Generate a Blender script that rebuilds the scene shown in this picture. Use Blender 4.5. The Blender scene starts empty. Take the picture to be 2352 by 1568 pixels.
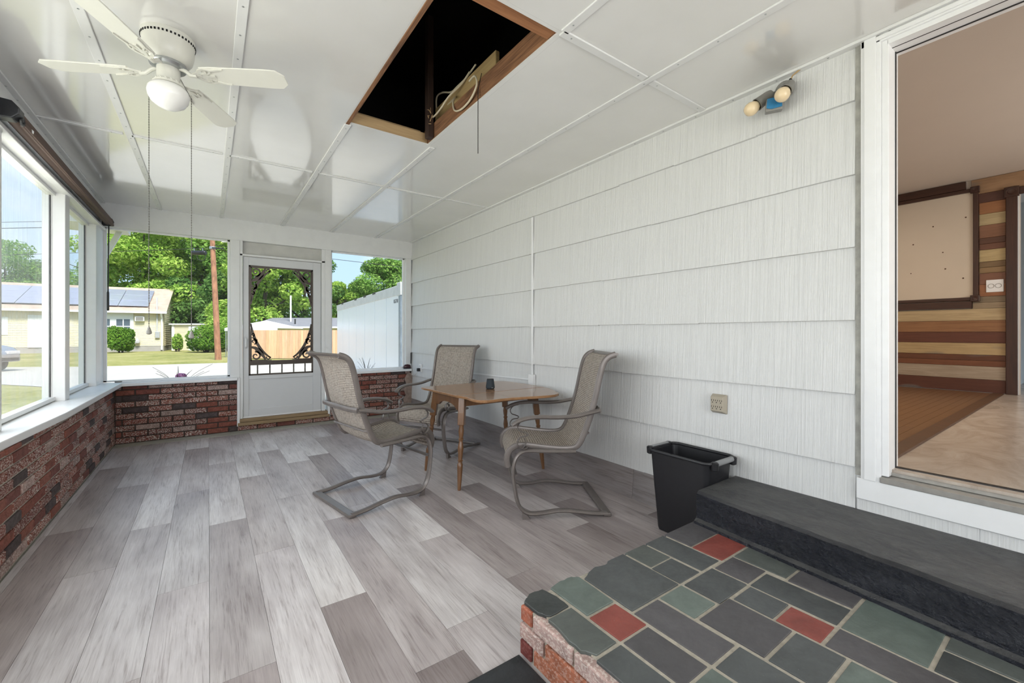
import bpy, bmesh, math, random
import numpy as np
from mathutils import Vector, Matrix
random.seed(7)
SC = bpy.context.scene
COL = SC.collection
R = math.radians
# ------------------------------------------------------------------ camera, world, lights, exposure
CAM_H = 1.22
YAW = math.atan(697 / 975.0)
cam_d = bpy.data.cameras.new('camera')
cam = bpy.data.objects.new('camera', cam_d)
COL.objects.link(cam)
cam.location = (0, 0, CAM_H)
cam.rotation_euler = (R(90), 0, -YAW)
cam_d.sensor_width = 36
cam_d.lens = 36 * 975 / 2352
cam_d.shift_y = -19 / 2352
cam_d.clip_start = 0.02
cam_d.clip_end = 500
SC.camera = cam
vs = SC.view_settings
vs.view_transform = 'Standard'
vs.look = 'None'
vs.exposure = 0.45
vs.gamma = 1
vs.use_curve_mapping = False

cy = SC.cycles
cy.max_bounces = 6
cy.diffuse_bounces = 3
cy.glossy_bounces = 3
cy.transmission_bounces = 2
cy.transparent_max_bounces = 6
cy.caustics_reflective = False
cy.caustics_refractive = False
cy.use_adaptive_sampling = True
cy.adaptive_threshold = 0.08
cy.adaptive_min_samples = 16

world = bpy.data.worlds.new('sky')
SC.world = world
world.use_nodes = True
wn = world.node_tree.nodes
wl = world.node_tree.links
wn.clear()
wout = wn.new('ShaderNodeOutputWorld')
wbg = wn.new('ShaderNodeBackground')
wtc = wn.new('ShaderNodeTexCoord')
wsep = wn.new('ShaderNodeSeparateXYZ')
wr = wn.new('ShaderNodeValToRGB')
wr.color_ramp.elements[0].position = 0.0
wr.color_ramp.elements[0].color = (0.44, 0.60, 0.74, 1)
wr.color_ramp.elements[1].position = 0.8
wr.color_ramp.elements[1].color = (0.30, 0.48, 0.74, 1)
wm = wn.new('ShaderNodeMapping')
wm.inputs['Scale'].default_value = (2.2, 2.2, 5)
wnz = wn.new('ShaderNodeTexNoise')
wnz.inputs['Scale'].default_value = 1.3
wnz.inputs['Detail'].default_value = 6
wcr = wn.new('ShaderNodeValToRGB')
wcr.color_ramp.elements[0].position = 0.46
wcr.color_ramp.elements[1].position = 0.66
wmx = wn.new('ShaderNodeMixRGB')
wmx.inputs[2].default_value = (0.68, 0.72, 0.78, 1)
wl.new(wtc.outputs['Generated'], wsep.inputs[0])
wl.new(wsep.outputs[2], wr.inputs[0])
wl.new(wtc.outputs['Generated'], wm.inputs[0])
wl.new(wm.outputs[0], wnz.inputs['Vector'])
wl.new(wnz.outputs['Fac'], wcr.inputs[0])
wl.new(wcr.outputs[0], wmx.inputs[0])
wl.new(wr.outputs[0], wmx.inputs[1])
wl.new(wmx.outputs[0], wbg.inputs['Color'])
wbg.inputs['Strength'].default_value = 1.3
wl.new(wbg.outputs[0], wout.inputs[0])


def lamp(name, typ, loc, rot, power, size=1, size_y=None, color=(1, 1, 1)):
    d = bpy.data.lights.new(name, typ)
    d.energy = power
    d.color = color
    if typ == 'AREA':
        d.shape = 'RECTANGLE'
        d.size = size
        d.size_y = size_y or size
    if typ == 'SUN':
        d.angle = size
    o = bpy.data.objects.new(name, d)
    COL.objects.link(o)
    o.location = loc
    o.rotation_euler = rot
    return o


# hazy sun behind the house, over the roof
sun = lamp('sun', 'SUN', (0, 0, 20), (0, 0, 0), 5.2, R(18), color=(1.0, 0.96, 0.9))
sun.rotation_euler = Vector((-0.06, 0.70, -0.90)).to_track_quat('-Z', 'Y').to_euler()
# added fill lamps outside the side windows and the unseen rear opening
lamp('added_fill_side', 'AREA', (-1.22, 2.0, 1.52), (R(90), 0, R(-90)), 94, 5.0, 1.55, (1.0, 0.985, 0.96))
lamp('added_fill_rear', 'AREA', (0.75, -2.55, 1.55), (R(90), 0, 0), 46, 2.6, 1.5, (1.0, 0.985, 0.96))
# two added fill lamps, out of view, brightening the room behind the doorway
lamp('added_kitchen_fill_top', 'AREA', (4.6, 1.9, 2.8), (0, 0, 0), 24, 0.5, 0.5, (1.0, 0.80, 0.60))
lamp('added_kitchen_fill_side', 'AREA', (5.2, -2.4, 1.9), (R(90), 0, 0), 46, 1.6, 1.2, (1.0, 0.96, 0.9))


# ------------------------------------------------------------------ materials
MATS = {}


class NT:
    def __init__(s, name):
        s.m = bpy.data.materials.new(name)
        s.m.use_nodes = True
        s.n = s.m.node_tree.nodes
        s.l = s.m.node_tree.links
        s.bsdf = s.n['Principled BSDF']
        s.out = s.n['Material Output']

    def new(s, t, **kw):
        x = s.n.new('ShaderNode' + t)
        for k, v in kw.items():
            setattr(x, k, v)
        return x

    def link(s, a, b):
        s.l.new(a, b)

    def coords(s, mode='POS', scale=(1, 1, 1), rand=False):
        if mode == 'POS':
            src = s.new('NewGeometry').outputs['Position']
        else:
            src = s.new('TexCoord').outputs['Object']
        if rand:
            oi = s.new('ObjectInfo')
            mul = s.new('VectorMath', operation='SCALE')
            mul.inputs[0].default_value = (17.3, 9.1, 23.7)
            s.link(oi.outputs['Random'], mul.inputs['Scale'])
            ad = s.new('VectorMath', operation='ADD')
            s.link(src, ad.inputs[0])
            s.link(mul.outputs[0], ad.inputs[1])
            src = ad.outputs[0]
        mp = s.new('Mapping')
        mp.inputs['Scale'].default_value = scale
        s.link(src, mp.inputs[0])
        return mp.outputs[0]

    def noise(s, vec, scale, detail=4, rough=0.55, dist=0):
        x = s.new('TexNoise')
        x.inputs['Scale'].default_value = scale
        x.inputs['Detail'].default_value = detail
        x.inputs['Roughness'].default_value = rough
        x.inputs['Distortion'].default_value = dist
        s.link(vec, x.inputs['Vector'])
        return x.outputs['Fac']

    def ramp(s, fac, stops):
        x = s.new('ValToRGB')
        e = x.color_ramp.elements
        while len(e) < len(stops):
            e.new(0.5)
        for i, (p, c) in enumerate(stops):
            e[i].position = p
            e[i].color = (c, c, c, 1) if not hasattr(c, '__len__') else (*c, 1)
        s.link(fac, x.inputs[0])
        return x.outputs[0]

    def mix(s, fac, a, b, typ='MIX'):
        x = s.new('MixRGB', blend_type=typ)
        for i, v in ((0, fac), (1, a), (2, b)):
            if isinstance(v, (int, float)):
                x.inputs[i].default_value = v if i == 0 else (v, v, v, 1)
            elif isinstance(v, tuple):
                x.inputs[i].default_value = (*v, 1)
            else:
                s.link(v, x.inputs[i])
        return x.outputs[0]

    def bump(s, h, strength=0.3, dist=0.01):
        b = s.new('Bump')
        b.inputs['Strength'].default_value = strength
        b.inputs['Distance'].default_value = dist
        s.link(h, b.inputs['Height'])
        s.link(b.outputs[0], s.bsdf.inputs['Normal'])

    def set(s, col=None, rough=None, metal=None, spec=None, coat=None):
        if col is not None:
            if isinstance(col, tuple):
                s.bsdf.inputs['Base Color'].default_value = (*col, 1)
            else:
                s.link(col, s.bsdf.inputs['Base Color'])
        for nm, v in (('Roughness', rough), ('Metallic', metal), ('Specular IOR Level', spec), ('Coat Weight', coat)):
            if v is None:
                continue
            if isinstance(v, (int, float)):
                s.bsdf.inputs[nm].default_value = v
            else:
                s.link(v, s.bsdf.inputs[nm])


def plain(name, col, rough=0.5, metal=0.0, var=0.12, scale=6, bump=0.0, bscale=60, spec=0.5, mode='POS', stretch=(1, 1, 1), objcol=False, coat=0.0, bdist=0.004):
    t = NT(name)
    v = t.coords(mode, stretch)
    base = col
    if objcol:
        base = t.new('ObjectInfo').outputs['Color']
    if var:
        f = t.ramp(t.noise(v, scale), [(0.25, 1 - var), (0.75, 1.0)])
        base = t.mix(1.0, base, f, 'MULTIPLY')
    t.set(base, rough, metal, spec, coat)
    if bump:
        t.bump(t.noise(v, bscale, 3), bump, bdist)
    MATS[name] = t.m
    return t.m


def wood(name, dark, light, axis='y', rough=0.45, scale=1.0, objcol=False, contrast=0.5, rand=True, mode='POS', coat=0.0, bump=0.15, knots=False):
    """grain running along axis"""
    t = NT(name)
    k = {'x': (1.2, 14, 14), 'y': (14, 1.2, 14), 'z': (14, 14, 1.2)}[axis]
    v = t.coords(mode, tuple(a * scale for a in k), rand)
    n1 = t.noise(v, 1.6, 6, 0.6, 1.2)
    v2 = t.coords(mode, tuple(a * scale * (4 if a > 2 else 1.5) for a in k), rand)
    n2 = t.noise(v2, 3.0, 4, 0.6, 0.4)
    f = t.mix(0.45, n1, n2)
    a, b = 0.5 - 0.5 * (1 - contrast) * 0.6 - 0.05, 0.5 + 0.5 * (1 - contrast) * 0.6 + 0.1
    c = t.ramp(f, [(a, dark), (b, light)])
    if objcol:
        c = t.mix(1.0, t.new('ObjectInfo').outputs['Color'], c, 'MULTIPLY')
    if knots:
        vk = t.coords(mode, {'x': (2.5, 7, 7), 'y': (7, 2.5, 7), 'z': (7, 7, 2.5)}[axis], rand)
        kn = t.ramp(t.noise(vk, 1.0, 1, 0.3), [(0.68, 0.0), (0.76, 0.75)])
        c = t.mix(kn, c, tuple(0.35 * q for q in dark))
    t.set(c, rough, 0, 0.5, coat)
    if bump:
        t.bump(f, bump, 0.002)
    MATS[name] = t.m
    return t.m


WHITE = plain('white_paint', (0.80, 0.80, 0.79), 0.38, var=0.06, scale=9, bump=0.06, bscale=40)
WHITE2 = plain('white_trim_paint', (0.86, 0.86, 0.86), 0.35, var=0.05, scale=12, bump=0.05, bscale=50)
DOORGREY = plain('pale_grey_door', (0.66, 0.665, 0.67), 0.35, var=0.03, scale=8)
PANELBOARD = plain('aged_white_board', (0.62, 0.61, 0.57), 0.5, var=0.18, scale=7)
BRONZE = plain('dark_bronze', (0.060, 0.045, 0.034), 0.35, metal=0.4, var=0.2, scale=20)
BLACKPL = plain('black_plastic', (0.012, 0.012, 0.015), 0.42, var=0.3, scale=15, bump=0.05, bscale=90)
BLACKMT = plain('black_metal', (0.015, 0.015, 0.016), 0.4, var=0.2)
GREYPL = plain('grey_plastic', (0.26, 0.25, 0.23), 0.45, var=0.1)
STEEL = plain('galvanised', (0.55, 0.57, 0.58), 0.32, metal=0.85, var=0.25, scale=14)
BROWNF = plain('brown_shade_fabric', (0.105, 0.064, 0.050), 0.75, var=0.15, scale=40, bump=0.2, bscale=300)
TAUPE = plain('taupe_powder_coat', (0.205, 0.178, 0.165), 0.33, metal=0.25, var=0.22, scale=16, mode='OBJ', bump=0.05, bscale=90)
CREAM = plain('cream_blade', (0.74, 0.73, 0.66), 0.35, var=0.05, scale=8)
CREAM2 = plain('cream_enamel', (0.70, 0.69, 0.62), 0.3, var=0.08, scale=18)
GLOBE = plain('milk_glass', (0.85, 0.84, 0.81), 0.12, var=0.02)
CHAIN = plain('bead_chain', (0.10, 0.095, 0.085), 0.4, metal=0.5, var=0.1)
TAN = plain('tan_plastic', (0.42, 0.37, 0.29), 0.4, var=0.06)
HOLE = plain('dark_slot', (0.004, 0.004, 0.004), 0.9, var=0)
BULB = plain('yellowed_bulb_glass', (0.86, 0.68, 0.44), 0.15, var=0.03)
TAPE = plain('blue_tape', (0.015, 0.20, 0.42), 0.5, var=0.3, scale=60)
CABLE = plain('cream_cable', (0.66, 0.58, 0.42), 0.45, var=0.08)
CONC = plain('concrete', (0.44, 0.42, 0.36), 0.85, var=0.3, scale=4, bump=0.3, bscale=80)
MORTAR = plain('mortar', (0.50, 0.45, 0.37), 0.95, var=0.35, scale=30, bump=0.5, bscale=200)
DARKMORT = plain('dark_mortar', (0.085, 0.062, 0.052), 0.95, var=0.4, scale=30, bump=0.5, bscale=200)
BURG = plain('burgundy_plastic', (0.05, 0.008, 0.014), 0.3, var=0.2, scale=60)
SPKFAB = plain('charcoal_blue_mesh', (0.022, 0.032, 0.042), 0.7, var=0.25, scale=300, bump=0.3, bscale=900)
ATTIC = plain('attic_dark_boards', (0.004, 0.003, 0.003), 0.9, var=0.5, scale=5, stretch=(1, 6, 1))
RUBBER = plain('black_rubber_mat', (0.034, 0.037, 0.040), 0.6, var=0.5, scale=18, bump=0.5, bscale=70)
ALU = plain('aluminium_sill', (0.42, 0.40, 0.37), 0.4, metal=0.6, var=0.2, scale=30)
GREYWALL = plain('cool_grey_wall', (0.55, 0.57, 0.58), 0.6, var=0.04)
TANWALL = plain('tan_ceiling_paint', (0.66, 0.59, 0.52), 0.55, var=0.03, scale=2)
BOARDW = plain('worn_white_board', (0.62, 0.54, 0.44), 0.45, var=0.06, scale=3)
CANVAS = plain('white_canvas', (0.85, 0.86, 0.88), 0.7, var=0.05)
ASPHR = plain('grey_roof_shingle', (0.24, 0.24, 0.26), 0.95, var=0.2, scale=3)
ROOFT = plain('tan_roof_shingle', (0.56, 0.43, 0.34), 0.9, var=0.3, scale=2.5, bump=0.3, bscale=12)
SOLAR = plain('solar_cell_sky_tint', (0.30, 0.31, 0.41), 0.22, var=0.1, scale=2, spec=0.8, coat=1.0)  # pale lavender base carries the sky's reflection
YELLOW = plain('pale_yellow_siding', (0.78, 0.70, 0.48), 0.6, var=0.06, scale=2)
FOUND = plain('foundation', (0.40, 0.38, 0.36), 0.9, var=0.2, scale=3)
EXTWHITE = plain('outdoor_white', (0.82, 0.83, 0.84), 0.5, var=0.03)
EXTGLASS = plain('dark_window_glass', (0.10, 0.13, 0.16), 0.1, var=0.2, scale=2)
TRAILER = plain('trailer_white_panel', (0.90, 0.91, 0.94), 0.30, var=0.05, scale=0.8)
TRAILRAIL = plain('trailer_aluminium', (0.68, 0.67, 0.65), 0.5, metal=0.1, var=0.2, scale=6)
TRAILPOST = plain('trailer_grey_post', (0.33, 0.39, 0.45), 0.4, metal=0.3, var=0.35, scale=9)
POLEW = plain('rusty_pole_wood', (0.48, 0.235, 0.135), 0.9, var=0.6, scale=5, stretch=(2, 2, 0.7))
WIRE = plain('wire_black', (0.03, 0.03, 0.032), 0.6, var=0)
ROAD = plain('pale_gravel_road', (0.50, 0.47, 0.42), 0.95, var=0.14, scale=3, bump=0.3, bscale=40)  # even pale gravel tone
BARK = plain('bark', (0.07, 0.055, 0.042), 0.95, var=0.4, scale=8)
SILVER = plain('silver_car_paint', (0.42, 0.45, 0.50), 0.25, metal=0.7, var=0.05)
TYRE = plain('tyre', (0.02, 0.02, 0.02), 0.8, var=0.1)
REDLENS = plain('lamp_lens', (0.55, 0.55, 0.56), 0.1, var=0)
PINK = plain('pink_flower', (1.0, 0.42, 0.76), 0.6, var=0.35, scale=70)
SPIKE = plain('dark_spiky_leaf', (0.05, 0.045, 0.035), 0.5, var=0.4, scale=20)


def make_special():
    # glossy painted ceiling panels, slightly wavy
    t = NT('glossy_ceiling_panel')
    v = t.coords('POS')
    c = t.ramp(t.noise(v, 1.7, 5), [(0.3, (0.74, 0.73, 0.70)), (0.7, (0.80, 0.79, 0.77))])
    t.set(c, 0.16, 0, 0.6, 1.0)
    t.bsdf.inputs['Coat Roughness'].default_value = 0.07
    t.bsdf.inputs['Coat IOR'].default_value = 1.6
    h = t.mix(0.06, t.noise(v, 1.6, 1, 0.3), t.noise(v, 26, 2))
    t.bump(h, 0.16, 0.035)
    MATS['ceil'] = t.m
    # painted cedar shingles with vertical striations
    t = NT('painted_striated_shingle')
    v = t.coords('POS', (1, 60, 0.9), True)
    g = t.noise(v, 1.6, 5, 0.65)
    c = t.mix(1.0, (0.74, 0.74, 0.73), t.ramp(g, [(0.25, 0.88), (0.6, 1.0)]), 'MULTIPLY')
    t.set(c, 0.45)
    t.bump(g, 0.75, 0.006)
    MATS['shingle'] = t.m
    # vinyl plank: greyed oak, each printed board runs from a darker far end to a paler near end
    t = NT('grey_oak_vinyl')
    v = t.coords('POS', (13, 1.0, 13), True)
    n1 = t.noise(v, 1.3, 6, 0.62, 1.8)
    v2 = t.coords('POS', (85, 3.0, 85), True)
    n2 = t.noise(v2, 2.0, 4, 0.65, 0.6)
    vb = t.coords('POS', (4.0, 1.3, 4), True)
    n3 = t.noise(vb, 1.5, 3, 0.5)
    g = t.mix(0.5, n1, n2)
    c = t.ramp(g, [(0.34, (0.50, 0.46, 0.45)), (0.47, (0.82, 0.80, 0.795)), (0.66, (1.0, 0.99, 0.985))])
    c = t.mix(1.0, c, t.ramp(n3, [(0.3, (0.74, 0.715, 0.715)), (0.62, 1.05)]), 'MULTIPLY')
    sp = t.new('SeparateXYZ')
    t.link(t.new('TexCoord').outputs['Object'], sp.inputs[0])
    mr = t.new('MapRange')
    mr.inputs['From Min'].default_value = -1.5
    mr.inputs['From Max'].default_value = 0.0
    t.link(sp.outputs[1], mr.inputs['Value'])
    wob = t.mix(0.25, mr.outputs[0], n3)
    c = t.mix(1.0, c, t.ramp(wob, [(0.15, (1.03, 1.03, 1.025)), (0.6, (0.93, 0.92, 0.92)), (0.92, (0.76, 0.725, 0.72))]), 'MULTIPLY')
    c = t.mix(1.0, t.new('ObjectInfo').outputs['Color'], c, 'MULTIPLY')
    t.set(c, t.ramp(n2, [(0.3, 0.42), (0.7, 0.30)]), 0, 0.42)
    t.bump(n2, 0.10, 0.002)
    MATS['vinyl'] = t.m
    # brick, colour per piece, alpha = amount of pale flecks
    t = NT('brick_face')
    oi = t.new('ObjectInfo')
    v = t.coords('POS', (1, 1, 1.4), True)
    f1 = t.noise(v, 88, 3, 0.6)
    thr = t.ramp(f1, [(0.50, 0.0), (0.58, 1.0)])
    am = t.mix(1.0, thr, oi.outputs['Alpha'], 'MULTIPLY')
    base = t.mix(1.0, oi.outputs['Color'], t.ramp(t.noise(v, 22, 4), [(0.3, 0.62), (0.7, 1.1)]), 'MULTIPLY')
    c = t.mix(am, base, (0.66, 0.58, 0.52))
    t.set(c, 0.9, 0, 0.3)
    t.bump(t.mix(0.5, f1, t.noise(v, 200, 2)), 0.55, 0.006)
    MATS['brick'] = t.m
    # slate tile
    t = NT('slate_tile')
    v = t.coords('POS', (1, 1, 1), True)
    n = t.noise(v, 9, 6, 0.65, 0.8)
    n2 = t.noise(v, 55, 4, 0.6)
    c = t.mix(1.0, t.new('ObjectInfo').outputs['Color'], t.ramp(n, [(0.25, 0.72), (0.75, 1.22)]), 'MULTIPLY')
    c = t.mix(t.ramp(t.noise(v, 130, 2), [(0.72, 0.0), (0.8, 0.35)]), c, (0.35, 0.36, 0.36))
    t.set(c, t.ramp(n2, [(0.3, 0.38), (0.7, 0.55)]), 0, 0.45)
    t.bump(t.mix(0.35, n, n2), 0.35, 0.006)
    MATS['slate'] = t.m
    # black painted rough concrete step
    t = NT('black_painted_concrete')
    v = t.coords('POS', (1.0, 0.45, 1))
    n = t.noise(v, 6, 8, 0.72, 2.0)
    n2 = t.noise(v, 60, 5, 0.65)
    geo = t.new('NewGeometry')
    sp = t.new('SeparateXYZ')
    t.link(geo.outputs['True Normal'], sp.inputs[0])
    tread = t.ramp(sp.outputs[2], [(0.55, 0.0), (0.85, 1.0)])       # upward faces greyer and rougher, all others near black
    worn = t.mix(t.ramp(n, [(0.35, 0.0), (0.7, 1.0)]), (0.050, 0.050, 0.052), (0.115, 0.112, 0.108))  # greyer tone for the upward faces
    side_tone = t.mix(t.ramp(n, [(0.4, 0.0), (0.75, 0.6)]), (0.012, 0.014, 0.023), (0.034, 0.036, 0.046))
    c = t.mix(tread, side_tone, worn)
    rg = t.mix(tread, t.ramp(n2, [(0.3, 0.16), (0.7, 0.38)]), t.ramp(n2, [(0.3, 0.45), (0.7, 0.65)]))
    t.set(c, rg, 0, 0.6)
    t.bump(t.mix(0.35, n, n2), 1.0, 0.06)
    MATS['step'] = t.m
    # woven sling fabric with ribs across
    t = NT('striped_sling_fabric')
    tc = t.new('TexCoord').outputs['Object']
    sp = t.new('SeparateXYZ')
    t.link(tc, sp.inputs[0])
    sb = t.new('Math', operation='SUBTRACT')
    t.link(sp.outputs[2], sb.inputs[0])
    t.link(sp.outputs[0], sb.inputs[1])
    ml = t.new('Math', operation='MULTIPLY')
    ml.inputs[1].default_value = 2 * math.pi / 0.0155
    t.link(sb.outputs[0], ml.inputs[0])
    sn = t.new('Math', operation='SINE')
    t.link(ml.outputs[0], sn.inputs[0])
    st = t.ramp(sn.outputs[0], [(0.25, 0.0), (0.6, 1.0)])
    nz = t.noise(tc, 11, 5, 0.6)
    mp = t.new('Mapping')
    mp.inputs['Scale'].default_value = (60, 60, 60)
    t.link(tc, mp.inputs[0])
    wv = t.noise(mp.outputs[0], 1.0, 2)
    c = t.mix(st, (0.25, 0.21, 0.18), (0.49, 0.435, 0.375))
    c = t.mix(t.ramp(nz, [(0.48, 0.0), (0.62, 0.6)]), c, (0.36, 0.32, 0.28))
    c = t.mix(1.0, c, t.ramp(wv, [(0.3, 0.72), (0.6, 1.1)]), 'MULTIPLY')
    t.set(c, 0.75, 0, 0.3)
    t.bump(sn.outputs[0], 0.25, 0.002)
    MATS['sling'] = t.m
    # grass
    t = NT('dry_lawn')
    v = t.coords('POS')
    n = t.mix(0.5, t.noise(v, 0.35, 5, 0.6), t.noise(v, 5, 4, 0.7))
    c = t.ramp(n, [(0.35, (0.16, 0.19, 0.055)), (0.5, (0.30, 0.29, 0.10)), (0.65, (0.44, 0.40, 0.20))])
    t.set(c, 1.0, 0, 0.1)
    t.bump(t.noise(v, 20, 3), 0.6, 0.05)
    MATS['grass'] = t.m
    # leaves
    for nm, a, b in (('leaf_bright', (0.16, 0.34, 0.04), (0.56, 0.72, 0.17)), ('leaf_mid', (0.09, 0.24, 0.04), (0.38, 0.56, 0.14)), ('leaf_dark', (0.05, 0.14, 0.035), (0.24, 0.40, 0.11)), ('leaf_bush', (0.06, 0.17, 0.02), (0.24, 0.42, 0.06))):
        t = NT(nm)
        g = t.new('NewGeometry')
        v = t.coords('POS')
        f = t.mix(0.55, g.outputs['Random Per Island'], t.noise(v, 0.45, 3))
        c = t.ramp(f, [(0.25, a), (0.75, b)])
        d = t.new('BsdfDiffuse')
        tr = t.new('BsdfTranslucent')
        t.link(c, d.inputs[0])
        t.link(c, tr.inputs[0])
        mx = t.new('MixShader')
        mx.inputs[0].default_value = 0.45
        t.link(d.outputs[0], mx.inputs[1])
        t.link(tr.outputs[0], mx.inputs[2])
        t.link(mx.outputs[0], t.out.inputs[0])
        MATS[nm] = t.m
    # window sheets: insect screen (clear) and hazy plastic
    for nm, amt, streak in (('insect_screen', 0.05, False), ('hazy_plastic_sheet', 0.20, True)):
        t = NT(nm)
        tr = t.new('BsdfTransparent')
        tr.inputs[0].default_value = (0.97, 0.98, 0.98, 1)
        t.set((0.86, 0.89, 0.92) if streak else (0.3, 0.3, 0.3), 0.12 if streak else 0.6, 0, 0.5)
        mx = t.new('MixShader')
        if streak:
            v = t.coords('POS', (1, 90, 2.0))
            f = t.ramp(t.noise(v, 1.0, 4), [(0.3, amt * 0.55), (0.7, amt * 1.4)])
            t.link(f, mx.inputs[0])
        else:
            mx.inputs[0].default_value = amt
        t.link(tr.outputs[0], mx.inputs[1])
        t.link(t.bsdf.outputs[0], mx.inputs[2])
        t.link(mx.outputs[0], t.out.inputs[0])
        MATS[nm] = t.m
    # beige marbled sheet floor of the inner room
    t = NT('beige_marbled_floor')
    v = t.coords('POS', (1, 1.6, 1))
    n = t.noise(v, 2.6, 7, 0.65, 1.4)
    c = t.ramp(n, [(0.3, (0.34, 0.275, 0.225)), (0.5, (0.47, 0.40, 0.34)), (0.7, (0.56, 0.50, 0.43))])
    t.set(c, 0.22, 0, 0.5)
    MATS['beige'] = t.m


make_special()
OAK = wood('table_oak', (0.20, 0.092, 0.038), (0.42, 0.235, 0.115), 'x', 0.22, 1.0, mode='OBJ', coat=0.25, rand=False)
LEGW = wood('turned_leg_wood', (0.115, 0.050, 0.021), (0.25, 0.125, 0.055), 'z', 0.3, 1.0, mode='OBJ', coat=0.3, rand=False)
PINE = wood('raw_pine', (0.42, 0.27, 0.13), (0.62, 0.44, 0.24), 'x', 0.7, knots=True)
PINEY = wood('raw_pine_long', (0.36, 0.24, 0.10), (0.58, 0.42, 0.20), 'y', 0.7)
JOIST = wood('old_joist', (0.085, 0.034, 0.016), (0.36, 0.175, 0.080), 'y', 0.8, knots=True, contrast=0.7)
JOISTX = wood('old_joist_cross', (0.22, 0.085, 0.035), (0.46, 0.21, 0.09), 'x', 0.8)
SILLW = wood('weathered_threshold', (0.20, 0.13, 0.07), (0.42, 0.30, 0.17), 'x', 0.85)
PLANKW = wood('stained_wall_plank', (0.42, 0.38, 0.34), (1.0, 1.0, 1.0), 'y', 0.5, objcol=True, knots=True, contrast=0.3)
DARKTRIM = wood('dark_stained_trim', (0.026, 0.011, 0.007), (0.080, 0.032, 0.020), 'z', 0.4)
DARKTRIMY = wood('dark_stained_trim_level', (0.026, 0.011, 0.007), (0.080, 0.032, 0.020), 'y', 0.4)
OAKFLOOR = wood('oak_strip_floor', (0.125, 0.060, 0.027), (0.23, 0.122, 0.056), 'y', 0.28, contrast=0.6)
FENCEW = wood('new_cedar_fence', (0.60, 0.36, 0.20), (0.86, 0.60, 0.40), 'z', 0.85, objcol=True, scale=0.5)


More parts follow.
